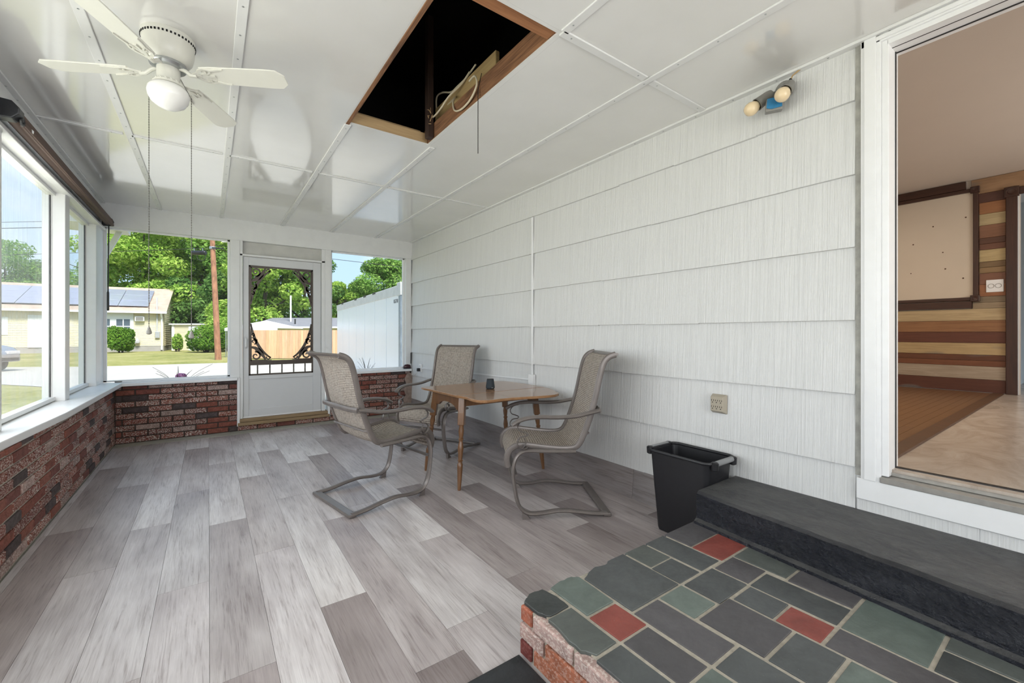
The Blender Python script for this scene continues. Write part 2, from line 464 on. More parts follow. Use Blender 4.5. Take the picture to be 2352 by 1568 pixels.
# ------------------------------------------------------------------ mesh helpers
class MB:
    def __init__(s):
        s.v = []
        s.f = []

    def add(s, vs, fs, M=None):
        o = len(s.v)
        if M is not None:
            vs = [tuple(M @ Vector(p)) for p in vs]
        s.v += [tuple(p) for p in vs]
        s.f += [tuple(i + o for i in f) for f in fs]
        return s

    def box(s, x0, x1, y0, y1, z0, z1, M=None):
        vs = [(x0, y0, z0), (x1, y0, z0), (x1, y1, z0), (x0, y1, z0), (x0, y0, z1), (x1, y0, z1), (x1, y1, z1), (x0, y1, z1)]
        return s.add(vs, [(3, 2, 1, 0), (4, 5, 6, 7), (0, 1, 5, 4), (1, 2, 6, 5), (2, 3, 7, 6), (3, 0, 4, 7)], M)

    def bar(s, p0, p1, w, h, up=(0, 0, 1)):
        p0, p1 = Vector(p0), Vector(p1)
        d = (p1 - p0).normalized()
        u = Vector(up)
        sd = d.cross(u)
        if sd.length < 1e-5:
            sd = d.cross(Vector((1, 0, 0)))
        sd.normalize()
        u = sd.cross(d)
        vs = [p + sd * a * w / 2 + u * b * h / 2 for p in (p0, p1) for a, b in ((-1, -1), (1, -1), (1, 1), (-1, 1))]
        return s.add(vs, [(0, 1, 2, 3), (7, 6, 5, 4), (0, 4, 5, 1), (1, 5, 6, 2), (2, 6, 7, 3), (3, 7, 4, 0)])

    def tube(s, pts, r, n=8, side=None, r2=None, cap=True):
        """round tube, or oval (r across side vector, r2 the other way); r may be a list"""
        pts = [Vector(p) for p in pts]
        N = len(pts)
        rs = r if isinstance(r, (list, tuple)) else [r] * N
        prev = None
        o = len(s.v)
        for i, p in enumerate(pts):
            t = (pts[min(i + 1, N - 1)] - pts[max(i - 1, 0)]).normalized()
            if side is not None:
                a = Vector(side)
                a = (a - t * a.dot(t)).normalized()
            elif prev is None:
                a = t.cross(Vector((0, 0, 1)))
                if a.length < 1e-3:
                    a = t.cross(Vector((1, 0, 0)))
                a.normalize()
            else:
                a = (prev - t * prev.dot(t)).normalized()
            prev = a
            b = t.cross(a)
            q = r2 if r2 is not None else rs[i]
            for k in range(n):
                an = 2 * math.pi * k / n
                s.v.append(tuple(p + a * math.cos(an) * rs[i] + b * math.sin(an) * q))
        for i in range(N - 1):
            for k in range(n):
                k2 = (k + 1) % n
                s.f.append((o + i * n + k, o + i * n + k2, o + (i + 1) * n + k2, o + (i + 1) * n + k))
        if cap:
            s.f.append(tuple(o + k for k in range(n))[::-1])
            s.f.append(tuple(o + (N - 1) * n + k for k in range(n)))
        return s

    def lathe(s, prof, n=24, M=None):
        vs, fs = [], []
        for r, z in prof:
            for k in range(n):
                a = 2 * math.pi * k / n
                vs.append((r * math.cos(a), r * math.sin(a), z))
        for i in range(len(prof) - 1):
            for k in range(n):
                k2 = (k + 1) % n
                fs.append((i * n + k, i * n + k2, (i + 1) * n + k2, (i + 1) * n + k))
        fs.append(tuple(range(n))[::-1])
        fs.append(tuple((len(prof) - 1) * n + k for k in range(n)))
        return s.add(vs, fs, M)

    def prism(s, poly, z0, z1, M=None):
        n = len(poly)
        vs = [(x, y, z0) for x, y in poly] + [(x, y, z1) for x, y in poly]
        fs = [tuple(range(n))[::-1], tuple(range(n, 2 * n))] + [(i, (i + 1) % n, n + (i + 1) % n, n + i) for i in range(n)]
        return s.add(vs, fs, M)

    def ribbon(s, pts, w, t0, t1, M=None):
        """flat strip in local xy following pts, thickness t0..t1 in local z; w number or list"""
        pts = [Vector((p[0], p[1])) for p in pts]
        N = len(pts)
        ws = w if isinstance(w, (list, tuple)) else [w] * N
        L, Rr = [], []
        for i, p in enumerate(pts):
            t = (pts[min(i + 1, N - 1)] - pts[max(i - 1, 0)]).normalized()
            nn = Vector((-t.y, t.x)) * ws[i] / 2
            L.append(p + nn)
            Rr.append(p - nn)
        vs = []
        for i in range(N):
            vs += [(L[i].x, L[i].y, t0), (Rr[i].x, Rr[i].y, t0), (Rr[i].x, Rr[i].y, t1), (L[i].x, L[i].y, t1)]
        fs = []
        for i in range(N - 1):
            for k in range(4):
                fs.append((4 * i + k, 4 * i + (k + 1) % 4, 4 * i + 4 + (k + 1) % 4, 4 * i + 4 + k))
        fs += [(3, 2, 1, 0), (4 * N - 4, 4 * N - 3, 4 * N - 2, 4 * N - 1)]
        return s.add(vs, fs, M)

    def mesh(s, name, mat, smooth=False, bevel=0.0, seg=1, autosmooth=None):
        me = bpy.data.meshes.new(name)
        me.from_pydata(s.v, [], s.f)
        bm = bmesh.new()
        bm.from_mesh(me)
        bmesh.ops.recalc_face_normals(bm, faces=bm.faces)
        if bevel:
            es = [e for e in bm.edges if len(e.link_faces) == 2 and e.calc_face_angle(0) > 0.5]
            bmesh.ops.bevel(bm, geom=es, offset=bevel, segments=seg, affect='EDGES', profile=0.6, clamp_overlap=True)
        if smooth:
            for f in bm.faces:
                f.smooth = True
            for e in bm.edges:
                if len(e.link_faces) == 2 and e.calc_face_angle(0) > 0.7:
                    e.smooth = False
        bm.to_mesh(me)
        bm.free()
        if mat:
            me.materials.append(mat)
        return me

    def build(s, name, mat, parent=None, smooth=False, bevel=0.0, seg=1, loc=None):
        o = bpy.data.objects.new(name, s.mesh(name, mat, smooth, bevel, seg))
        COL.objects.link(o)
        if parent is not None:
            o.parent = parent
        if loc is not None:
            o.location = loc
        return o


def tag(o, label=None, cat=None, group=None, kind=None):
    if label:
        o['label'] = label
    if cat:
        o['category'] = cat
    if group:
        o['group'] = group
    if kind:
        o['kind'] = kind
    return o


def empty(name, loc=(0, 0, 0), rz=0.0, label=None, cat=None, group=None, kind=None):
    o = bpy.data.objects.new(name, None)
    COL.objects.link(o)
    o.location = loc
    o.rotation_euler = (0, 0, rz)
    o.empty_display_size = 0.1
    return tag(o, label, cat, group, kind)


def inst(name, me, parent=None, loc=(0, 0, 0), color=None, rot=(0, 0, 0), scale=None):
    o = bpy.data.objects.new(name, me)
    COL.objects.link(o)
    o.location = loc
    o.rotation_euler = rot
    if scale:
        o.scale = scale
    if parent is not None:
        o.parent = parent
    if color is not None:
        o.color = (*color, 1) if len(color) == 3 else color
    return o


def B(*a):
    return MB().box(*a)


def copy_tree(o, parent=None):
    c = o.copy()
    COL.objects.link(c)
    c.parent = parent
    for ch in list(o.children):
        copy_tree(ch, c)
    return c


_cache = {}


def boxmesh(name, dims, mat, bevel=0.0, seg=1):
    k = (name, tuple(round(d, 4) for d in dims), mat.name, bevel)
    if k not in _cache:
        a, b, c = dims
        _cache[k] = B(-a / 2, a / 2, -b / 2, b / 2, -c / 2, c / 2).mesh(name, mat, False, bevel, seg)
    return _cache[k]


# ------------------------------------------------------------------ room dimensions
XL, XR, YE, YB, ZC = -0.83, 2.57, 6.28, -2.4, 2.63

# ------------------------------------------------------------------ floor (vinyl planks)
floor = tag(B(XL - 0.15, XR + 0.1, YB - 0.1, YE + 0.1, -0.30, -0.012).build('floor', CONC), 'concrete porch slab carrying grey wood-look planks', kind='structure')
phase = {-1: 3.71, 0: 3.01, 1: 3.50, 2: 2.57, 3: 3.304, 4: 2.72, 5: 3.54, 6: 2.95, 7: 3.09, 8: 2.33, 9: 3.24, 10: 2.52, 11: 2.98, 12: 3.45, 13: 2.30, 14: 2.9, 15: 3.3}
xs = [-0.79, -0.59, -0.392, -0.195, 0.003, 0.205, 0.405, 0.605, 0.80, 1.0, 1.20, 1.40, 1.60, 1.80, 2.0, 2.2, 2.4, XR - 0.004]
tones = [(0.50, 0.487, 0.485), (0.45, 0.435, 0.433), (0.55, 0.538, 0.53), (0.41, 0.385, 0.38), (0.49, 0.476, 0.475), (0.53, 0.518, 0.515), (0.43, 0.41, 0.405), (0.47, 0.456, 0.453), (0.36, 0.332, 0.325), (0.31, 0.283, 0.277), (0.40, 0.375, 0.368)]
LP = 1.51


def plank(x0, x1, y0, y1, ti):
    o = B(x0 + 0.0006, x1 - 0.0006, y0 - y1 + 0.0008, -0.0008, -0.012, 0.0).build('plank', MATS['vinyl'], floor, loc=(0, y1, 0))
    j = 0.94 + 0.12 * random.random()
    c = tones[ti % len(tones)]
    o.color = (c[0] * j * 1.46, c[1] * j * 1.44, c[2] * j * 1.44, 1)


ti = 0
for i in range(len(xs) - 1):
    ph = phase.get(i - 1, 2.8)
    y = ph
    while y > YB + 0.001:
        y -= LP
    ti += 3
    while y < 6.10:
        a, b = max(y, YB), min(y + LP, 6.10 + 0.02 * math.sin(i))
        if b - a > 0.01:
            plank(xs[i], xs[i + 1], a, b, ti if xs[i] < 1.15 or random.random() < 0.2 else random.choice((8, 9, 10, 9)))  # right-hand columns get darker tones, painting in shade by table and wall
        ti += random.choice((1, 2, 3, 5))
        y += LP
y = 2.2 - LP * 3
while y < 6.1:
    plank(XL + 0.003, xs[0], max(y, YB), min(y + LP, 6.1), random.choice((0, 4, 7)))
    y += LP
B(XL, XR, 6.10, YE + 0.05, -0.012, 0.002).build('concrete_strip', CONC, floor)

# ------------------------------------------------------------------ brick walls
BRED = [(0.25, 0.082, 0.058), (0.225, 0.072, 0.054), (0.275, 0.098, 0.070), (0.20, 0.072, 0.058)]
BDARK = [(0.085, 0.062, 0.060), (0.105, 0.080, 0.078)]
BH, BL, BPZ, BPL = 0.054, 0.204, 0.0655, 0.217


def brick_col(z, rnd, zmax=0.62, dirty=0.15):
    r = rnd.random()
    if r < 0.10:
        return (*rnd.choice(BDARK), 0.03)
    if r < 0.30:
        return (*rnd.choice(BRED), 0.05)
    c = rnd.choice(BRED)
    fl = rnd.uniform(0.5, 1.0)
    k = rnd.uniform(0.8, 1.15)
    if r > 0.88:
        return (0.36 * k, 0.24 * k, 0.21 * k, 0.5)
    return (c[0] * k, c[1] * k, c[2] * k, fl)


def brick_run(parent, axis, a0, a1, z0, z1, face, seed, depth=0.03, off=0.0, clipz=True):
    rnd = random.Random(seed)
    row = 0
    z = z0
    while z < z1 - 0.02:
        h = min(BH, z1 - z - 0.003)
        a = a0 - (BPL / 2 if row % 2 else 0) - off
        while a < a1 - 0.015:
            s, e = max(a, a0), min(a + BL, a1)
            if e - s > 0.02:
                L = e - s
                jut = rnd.uniform(-0.003, 0.004)
                if axis == 'y':
                    me = boxmesh('brick', (depth, L, h), MATS['brick'], 0.004)
                    loc = (face - depth / 2 + jut, (s + e) / 2, z + h / 2)
                else:
                    me = boxmesh('brick', (L, depth, h), MATS['brick'], 0.004)
                    loc = ((s + e) / 2, face + depth / 2 - jut, z + h / 2)
                inst('brick', me, parent, loc, brick_col(z, rnd))
            a += BPL
        z += BPZ
        row += 1


wall_left = tag(B(XL - 0.17, XL - 0.010, YB, YE + 0.009, -0.25, 0.635).build('wall_left', MORTAR), 'low brick wall under the side windows', kind='structure')
brick_run(wall_left, 'y', 1.6, YE - 0.005, 0.012, 0.635, XL, 3)
wall_end = tag(B(XL - 0.17, XR, YE + 0.010, YE + 0.17, -0.25, 0.05).box(XL - 0.17, 0.292, YE + 0.010, YE + 0.17, 0.05, 0.635).box(1.372, XR, YE + 0.010, YE + 0.17, 0.05, 0.635).build('wall_end', DARKMORT), 'low brick wall either side of the screen door', kind='structure')
brick_run(wall_end, 'x', XL + 0.004, 0.290, 0.010, 0.635, YE, 11, off=0.05)
brick_run(wall_end, 'x', 1.374, XR - 0.03, 0.010, 0.635, YE, 12, off=0.1)
brick_run(wall_end, 'x', 0.296, 1.368, 0.008, 0.064, YE, 13)
# mortar smear in the broken corner next to the siding
sm = MB()
rs = random.Random(5)
pl = [(2.575, 0.60), (2.50, 0.61), (2.45, 0.52), (2.48, 0.44), (2.44, 0.36), (2.47, 0.27), (2.43, 0.20), (2.46, 0.12), (2.575, 0.10)]
sm.prism([(x, z) for x, z in pl], -0.012, 0.004, Matrix(((1, 0, 0, 0), (0, 0, 1, YE - 0.004), (0, 1, 0, 0), (0, 0, 0, 1))))
sm.build('mortar_smear', plain('pinkish_mortar', (0.40, 0.30, 0.25), 0.95, var=0.4, scale=25, bump=0.5, bscale=80), wall_end)

# white painted sills
t1 = MB().prism([(-1.03, YB), (-0.845, YB), (-0.835, 3.2), (-0.785, 4.1), (-0.765, YE - 0.03), (-1.03, YE + 0.1)], 0.637, 0.682).build('trim_1', WHITE2, bevel=0.006, seg=2)
tag(t1, 'wide white sill board on the low side wall', kind='structure')
t2 = B(-0.79, 0.290, YE - 0.045, YE + 0.14, 0.637, 0.672).box(-0.79, 0.288, YE + 0.02, YE + 0.14, 0.672, 0.684).build('trim_2', WHITE2, bevel=0.005, seg=2)
tag(t2, 'white sill left of the screen door', kind='structure')
t3 = B(1.374, XR - 0.012, YE - 0.045, YE + 0.14, 0.637, 0.672).box(1.376, XR - 0.012, YE + 0.02, YE + 0.14, 0.672, 0.684).build('trim_3', WHITE2, bevel=0.005, seg=2)
tag(t3, 'white sill right of the screen door', kind='structure')

# ------------------------------------------------------------------ side windows (left)
XI, XS = -0.93, -1.007          # inner face of posts, plane of the sheets
posts = [(YE - 0.30, YE + 0.12), (4.83, 4.96), (3.42, 3.55), (2.15, 2.28), (0.88, 1.01), (-0.39, -0.26), (-1.66, -1.53)]
wins = []
for i, (a, b) in enumerate(posts):
    p = MB().box(-1.06, XI, a, b, 0.682, 2.34)
    o = tag(p.build('trim_%d' % (4 + i), WHITE, bevel=0.003), 'white window post %d on the side wall' % (i + 1), kind='structure')
edges = sorted(posts)
for i in range(len(edges) - 1):
    wins.append((edges[i][1], edges[i + 1][0]))
for i, (a, b) in enumerate(wins[::-1]):
    w = empty('window_%d' % (i + 1), ((XS), (a + b) / 2, 0.69), label='side window with hazy clear sheet', kind='structure')
    fr = MB()
    hw = (b - a) / 2
    fr.box(-0.028, 0.022, -hw - 0.02, -hw + 0.03, 0, 1.65).box(-0.028, 0.004, hw - 0.006, hw + 0.02, 0, 1.65)
    fr.box(-0.028, 0.022, -hw, hw, 0, 0.028).box(-0.028, 0.022, -hw, hw, 1.615, 1.65)
    fr.build('window_frame', WHITE, w)
    bd = MB()
    bd.box(-0.012, -0.002, hw - 0.014, hw - 0.006, 0.028, 1.615)
    bd.build('sheet_edge', BLACKMT, w)
    B(-0.006, -0.004, -hw + 0.03, hw - 0.014, 0.028, 1.615).build('pane', MATS['hazy_plastic_sheet'], w)
hd = B(-1.06, -0.94, YB, YE + 0.12, 2.33, 2.66).box(-0.945, -0.90, YB, YE - 0.02, 2.325, 2.352)
tag(hd.build('trim_20', WHITE, bevel=0.003), 'white header beam over the side windows', kind='structure')
mt = B(-0.945, -0.922, YB, YE - 0.02, 2.352, 2.43)
tag(mt.build('trim_21', STEEL), 'galvanised flashing strip on the side header', kind='structure')

# ------------------------------------------------------------------ end wall frame, windows
ef = MB()
ef.box(-1.06, XR + 0.02, YE - 0.01, YE + 0.13, 2.375, 2.66)
tag(ef.build('trim_22', WHITE, bevel=0.003), 'white header beam over the screen door', kind='structure')
for k, (a, b, z1, nm) in enumerate(((0.216, 0.318, 2.376, 'left'), (1.312, 1.392, 2.376, 'right'))):
    p = MB().box(a, b, YE - 0.004, YE + 0.13, 0.672, z1)
    tag(p.build('trim_%d' % (23 + k), WHITE, bevel=0.003), 'white post %s of the screen door' % nm, kind='structure')
for k, (a, b) in enumerate(((0.288, 0.318), (1.345, 1.374))):
    tag(B(a, b, YE - 0.02, YE + 0.13, 0.062, 0.672).build('trim_%d' % (25 + k), WHITE2, bevel=0.003), 'white jamb strip beside the door opening', kind='structure')
tag(B(2.475, XR - 0.006, YE - 0.004, YE + 0.13, 0.684, 2.376).build('trim_27', WHITE, bevel=0.003), 'white post in the corner by the siding', kind='structure')
for k, (a, b) in enumerate(((-0.93, 0.216), (1.392, 2.475))):
    w = empty('window_%d' % (10 + k), ((a + b) / 2, YE + 0.08, 0.684), label='screened end window', kind='structure')
    hw = (b - a) / 2
    fr = MB()
    for s in (-1, 1):
        fr.box(s * (hw - 0.012) - 0.012, s * (hw - 0.012) + 0.012, -0.02, 0.02, 0, 1.692)
    fr.box(-hw, hw, -0.02, 0.02, 0, 0.016).box(-hw, hw, -0.02, 0.02, 1.676, 1.692)
    fr.build('window_frame', WHITE2, w)
    B(-hw + 0.02, hw - 0.02, 0.004, 0.006, 0.016, 1.676).build('insect_screen', MATS['insect_screen'], w)
# outside eave brace seen through the end window
br = MB().bar((-1.02, YE + 0.55, 2.05), (-0.78, YE + 0.55, 2.62), 0.05, 0.05).box(-1.4, -0.78, YE + 0.15, YE + 0.7, 2.42, 2.62)
tag(br.build('trim_28', WHITE), 'white boxed eave outside the end window', kind='structure')

# ------------------------------------------------------------------ screen door
door = empty('door_1', (0.805, YE + 0.03, 0.0), label='pale grey screen door with scrolled bronze corner brackets', kind='structure')
DX = -0.805
fr = MB().box(0.318 + DX, 0.348 + DX, -0.03, 0.09, 0.15, 2.376).box(1.268 + DX, 1.312 + DX, -0.03, 0.09, 0.15, 2.376).box(0.318 + DX, 1.312 + DX, -0.03, 0.09, 2.19, 2.215)
fr.build('door_frame', WHITE, door, bevel=0.003)
B(0.348 + DX, 1.268 + DX, 0.03, 0.05, 2.215, 2.376).build('transom_board', PANELBOARD, door)
lf = MB()
lf.box(0.352 + DX, 0.415 + DX, 0, 0.035, 0.165, 2.186).box(1.162 + DX, 1.264 + DX, 0, 0.035, 0.165, 2.186)
lf.box(0.415 + DX, 1.162 + DX, 0, 0.035, 2.082, 2.186).box(0.415 + DX, 1.162 + DX, 0, 0.035, 0.632, 0.684).box(0.415 + DX, 1.162 + DX, 0, 0.035, 0.165, 0.258)
lf.build('leaf', DOORGREY, door, bevel=0.003)
B(0.415 + DX, 1.162 + DX, 0.012, 0.028, 0.258, 0.632).build('kick_panel', DOORGREY, door)
B(0.352 + DX, 1.264 + DX, -0.004, 0.02, 0.150, 0.168).build('door_sweep', WHITE2, door)
sf = MB()
x0, x1, z0, z1 = 0.415 + DX, 1.162 + DX, 0.684, 2.082
for q in ((x0, x0 + 0.018, z0, z1), (x1 - 0.018, x1, z0, z1), (x0, x1, z0, z0 + 0.018), (x0, x1, z1 - 0.018, z1)):
    sf.box(q[0], q[1], -0.004, 0.012, q[2], q[3])
sf.build('screen_frame', BRONZE, door)
B(x0 + 0.018, x1 - 0.018, 0.016, 0.018, z0 + 0.018, z1 - 0.018).build('screen', MATS['insect_screen'], door)
B(x0 + 0.018, x1 - 0.018, -0.006, 0.010, 0.812, 0.868).build('cross_rail', BRONZE, door)
for k in range(5):
    bx = x0 + 0.095 + k * 0.1385
    prof = []
    for j in range(15):
        zz = 0.702 + 0.11 * j / 14
        prof.append((0.005 + 0.0045 * abs(math.sin(j * 1.35)), zz))
    MB().lathe(prof, 8, Matrix.Translation((bx, 0.003, 0))).build('baluster', BRONZE, door, smooth=True)


def bracket(sx, sz, cx, cz):
    """scrolled corner bracket; sx,sz = direction from the opening's corner inward"""
    m = MB()
    M = Matrix(((sx, 0, 0, cx), (0, 0, 1, 0), (0, sz, 0, cz), (0, 0, 0, 1)))
    a, b = 0.345, 0.575
    arc = []
    for k in range(17):
        t = R(10 + 60 * k / 16)
        arc.append((a - a * math.cos(t) * 1.0, b - b * math.sin(t)))
    m.ribbon(arc, [0.014 + 0.020 * math.sin(math.pi * k / 16) for k in range(17)], -0.005, 0.009, M)
    m.ribbon([(0.006, 0.0), (0.006, 0.25), (0.006, 0.44)], [0.016, 0.016, 0.006], -0.005, 0.009, M)
    m.ribbon([(0.0, 0.006), (0.15, 0.006), (0.235, 0.006)], [0.016, 0.014, 0.006], -0.005, 0.009, M)

    def spiral(cx_, cy_, r0, r1, a0, turns, w0, w1, n=22):
        pts, ws = [], []
        for k in range(n):
            f = k / (n - 1)
            r_ = r0 + (r1 - r0) * f
            an = a0 + turns * 2 * math.pi * f
            pts.append((cx_ + r_ * math.cos(an), cy_ + r_ * math.sin(an)))
            ws.append(w0 + (w1 - w0) * f)
        m.ribbon(pts, ws, -0.005, 0.009, M)
    # thick trunk crossing from arc to both edges
    m.ribbon([(0.012, 0.175), (0.05, 0.165), (0.085, 0.135), (0.115, 0.10), (0.14, 0.06), (0.165, 0.012)], [0.028, 0.036, 0.056, 0.050, 0.034, 0.02], -0.005, 0.009, M)
    spiral(0.058, 0.062, 0.056, 0.012, R(100), -1.25, 0.023, 0.014)
    spiral(0.036, 0.245, 0.034, 0.010, R(-80), 0.95, 0.019, 0.012)
    spiral(0.200, 0.038, 0.026, 0.008, R(150), 0.95, 0.016, 0.011)
    spiral(0.024, 0.335, 0.022, 0.007, R(-80), 0.9, 0.014, 0.009)
    m.ribbon([(0.012, 0.30), (0.035, 0.285), (0.075, 0.26)], [0.010, 0.014, 0.02], -0.005, 0.009, M)
    m.build('corner_bracket', BRONZE, door)


bracket(1, -1, x0 + 0.018, z1 - 0.018)
bracket(-1, -1, x1 - 0.018, z1 - 0.018)
bracket(1, 1, x0 + 0.018, 0.868)
bracket(-1, 1, x1 - 0.018, 0.868)
hn = MB().tube([(0.382 + DX, -0.002, 1.03), (0.382 + DX, -0.03, 1.05), (0.382 + DX, -0.03, 1.15), (0.382 + DX, -0.002, 1.17)], 0.009, 8)
hn.build('handle', WHITE2, door, smooth=True)
B(0.366 + DX, 0.398 + DX, -0.004, 0.0, 1.01, 1.19).build('handle_plate', DOORGREY, door)
th = empty('trim_29', (0.83, YE, 0), label='weathered two-board wooden threshold under the screen door', kind='structure')
B(-0.52, 0.515, -0.02, 0.12, 0.107, 0.148).build('threshold_board', SILLW, th, bevel=0.004)
B(-0.535, 0.535, -0.035, 0.12, 0.066, 0.104).build('threshold_board', SILLW, th, bevel=0.004)

# ------------------------------------------------------------------ right wall: siding, skirting, doorway
wr_ = B(XR + 0.012, XR + 0.15, 0.60, YE + 0.15, -0.25, 2.98).box(XR + 0.012, XR + 0.15, YB, 0.60, -0.25, 0.50).box(XR + 0.012, XR + 0.15, YB, 0.60, 2.58, 2.98).box(XR + 0.012, XR + 0.15, YB, -0.42, 0.5, 2.58)
wall_right = tag(wr_.build('wall_right', WHITE), 'house wall of white striated shingles along the porch', kind='structure')
rows = [0.213, 0.571, 0.922, 1.284, 1.642, 1.993, 2.355, 2.612]
shrnd = random.Random(21)
for r_i in range(len(rows) - 1):
    za, zb = rows[r_i], rows[r_i + 1]
    y = 0.712
    first = True
    while y < YE - 0.01:
        L = shrnd.uniform(0.35, 0.66) if not first else shrnd.uniform(0.2, 0.6)
        first = False
        e = min(y + L, YE - 0.003)
        if YE - e < 0.12:
            e = YE - 0.003
        z_lo = za + shrnd.uniform(-0.003, 0.003)
        vs_ = []
        g = 0.0001
        tb, tt = 0.021, 0.002
        for yy in (y + g, e - g):
            vs_ += [(XR + 0.012, yy, z_lo), (XR + 0.012 - tb, yy, z_lo), (XR + 0.012 - tt, yy, zb + 0.004), (XR + 0.012, yy, zb + 0.004)]
        m = MB().add(vs_, [(0, 1, 2, 3), (7, 6, 5, 4), (0, 4, 5, 1), (1, 5, 6, 2), (2, 6, 7, 3), (3, 7, 4, 0)])
        m.build('shingle', MATS['shingle'], wall_right)
        y = e
# strip of siding below the doorway sill
y = -1.2
while y < 0.70:
    e = min(y + 0.5, 0.705)
    B(XR - 0.003, XR + 0.012, y, e - 0.001, 0.30, 0.425).build('shingle', MATS['shingle'], wall_right)
    y += 0.5
# vertical grey caulk strip next to casing
B(XR + 0.001, XR + 0.012, 0.690, 0.712, 0.53, 2.625).build('caulk_strip', plain('grey_caulk', (0.45, 0.44, 0.40), 0.8, var=0.35, scale=25), wall_right)
# vinyl turned up the wall
bb = empty('baseboard_right', (XR, 0, 0), label='grey plank vinyl turned up as skirting under the siding', kind='structure')
ys = [1.30, 2.034, 3.55, 5.06, YE - 0.02]
for i in range(4):
    o = MB().add([(-0.028, ys[i] + 0.0008, 0.0), (0.0, ys[i] + 0.0008, 0.0), (0.0, ys[i] + 0.0008, 0.212), (-0.006, ys[i] + 0.0008, 0.212),
                  (-0.028, ys[i + 1] - 0.0008, 0.0), (0.0, ys[i + 1] - 0.0008, 0.0), (0.0, ys[i + 1] - 0.0008, 0.212), (-0.006, ys[i + 1] - 0.0008, 0.212)],
                 [(0, 1, 2, 3), (7, 6, 5, 4), (0, 4, 5, 1), (1, 5, 6, 2), (2, 6, 7, 3), (3, 7, 4, 0)]).build('plank', MATS['vinyl'], bb)
    c = tones[(1, 3, 6, 3)[i]]
    o.color = (*c, 1)
# doorway casing
dw = empty('door_2', (XR, 0.10, 0.5), label='white cased doorway into the house', kind='structure')
cs = MB()
cs.box(-0.012, 0.02, 0.512, 0.588, 0.02, 2.125).box(-0.020, 0.02, 0.528, 0.574, 0.02, 2.125)
cs.build('side_casing', WHITE2, dw, bevel=0.004, seg=2)
B(0.0, 0.15, 0.486, 0.514, 0.05, 2.1).build('jamb', WHITE2, dw, bevel=0.003)
B(0.10, 0.112, 0.4825, 0.486, 0.06, 2.064).build('weather_strip', BLACKMT, dw)
hc = MB().box(-0.012, 0.02, -0.62, 0.588, 2.085, 2.125).box(-0.020, 0.02, -0.62, 0.53, 2.092, 2.112)
hc.build('head_casing', WHITE2, dw, bevel=0.003)
B(0.0, 0.15, -0.55, 0.49, 2.064, 2.086).build('head_jamb', WHITE2, dw)
B(0.050, 0.054, -0.55, 0.486, 2.0625, 2.065).box(0.110, 0.116, -0.55, 0.486, 2.060, 2.065).build('head_track', BLACKMT, dw)
B(-0.016, 0.02, -0.60, 0.604, -0.078, 0.022).build('sill_board', WHITE2, dw, bevel=0.003)
B(-0.022, 0.06, -0.60, 0.515, 0.022, 0.048).box(0.04, 0.15, -0.60, 0.50, 0.048, 0.066).build('threshold_plate', ALU, dw, bevel=0.003)
B(0.10, 0.122, -0.60, 0.497, 0.066, 0.082).build('black_gasket', BLACKMT, dw)

# ------------------------------------------------------------------ ceiling
ceil = tag(B(XL - 0.3, XL - 0.29, YB, YB + 0.01, ZC + 0.02, ZC + 0.03).build('ceiling', WHITE), 'glossy white panel ceiling with battens and an open hatch', kind='structure')
bx_ = [-0.96, -0.47, 0.11, 0.745, 1.36, 1.985, XR + 0.02]
HX0, HX1, HY0, HY1 = 0.775, 1.335, 1.50, 2.95
rows_y = [YB, 1.48, 4.03, YE + 0.02]
for j in range(3):
    for i in range(6):
        x0_, x1_, y0_, y1_ = bx_[i], bx_[i + 1], rows_y[j], rows_y[j + 1]
        if j == 1 and i == 3:
            m = MB()
            for q in ((x0_, HX0, y0_, y1_), (HX1, x1_, y0_, y1_), (HX0, HX1, HY1, y1_), (HX0, HX1, y0_, HY0)):
                m.box(q[0], q[1], q[2], q[3], ZC, ZC + 0.008)
        else:
            m = B(x0_ + 0.0005, x1_ - 0.0005, y0_ + 0.0005, y1_ - 0.0005, ZC, ZC + 0.008)
        m.build('panel', MATS['ceil'], ceil)


def batten(p0, p1, w=0.042):
    p0, p1 = Vector(p0), Vector(p1)
    b = MB().bar((p0.x, p0.y, ZC - 0.004), (p1.x, p1.y, ZC - 0.004), w, 0.009).build('batten', WHITE, ceil, bevel=0.002)
    L = (p1 - p0).length
    d = (p1 - p0).normalized()
    n = max(2, int(L / 0.21))
    sc_ = MB()
    for k in range(n):
        q = p0 + d * (0.06 + (L - 0.12) * k / (n - 1))
        sc_.lathe([(0.0045, 0), (0.0045, 0.0015)], 6, Matrix.Translation((q.x, q.y, ZC - 0.0098)))
    sc_.build('screw_row', STEEL, b)


for xb, skip in ((-0.47, False), (0.11, False), (0.745, True), (1.36, True), (1.985, False)):
    if xb in (0.745, 1.36):
        batten((xb + 0.02, HY1 + 0.02), (xb + 0.04 if xb < 1 else xb + 0.03, YE))
        if xb > 1:
            batten((1.352, YB), (1.352, 1.47))
        else:
            batten((0.745, YB), (0.745, 1.45))
    else:
        batten((xb, YB), (xb + 0.02, YE))
xe = [-0.95, -0.491, 0.089, 0.737, 1.362, 1.98, XR]
for i in range(6):
    batten((xe[i] + 0.045 if i else xe[i], 4.03), (xe[i + 1], 4.03), 0.03)
batten((1.345, 1.48), (1.962, 1.48))
batten((2.008, 1.48), (XR - 0.03, 1.48))
for i in (0, 1, 2):
    batten((xe[i] + 0.045 if i else xe[i], 1.30), (xe[i + 1], 1.30), 0.03)
MB().box(-0.965, -0.905, YB, YE - 0.01, ZC - 0.012, ZC).build('edge_strip', WHITE, ceil, bevel=0.002)
es = MB()
for k in range(34):
    es.lathe([(0.005, 0), (0.005, 0.0015)], 6, Matrix.Translation((-0.933, 0.2 + k * 0.18, ZC - 0.0135)))
es.build('screw_row', STEEL, ceil)
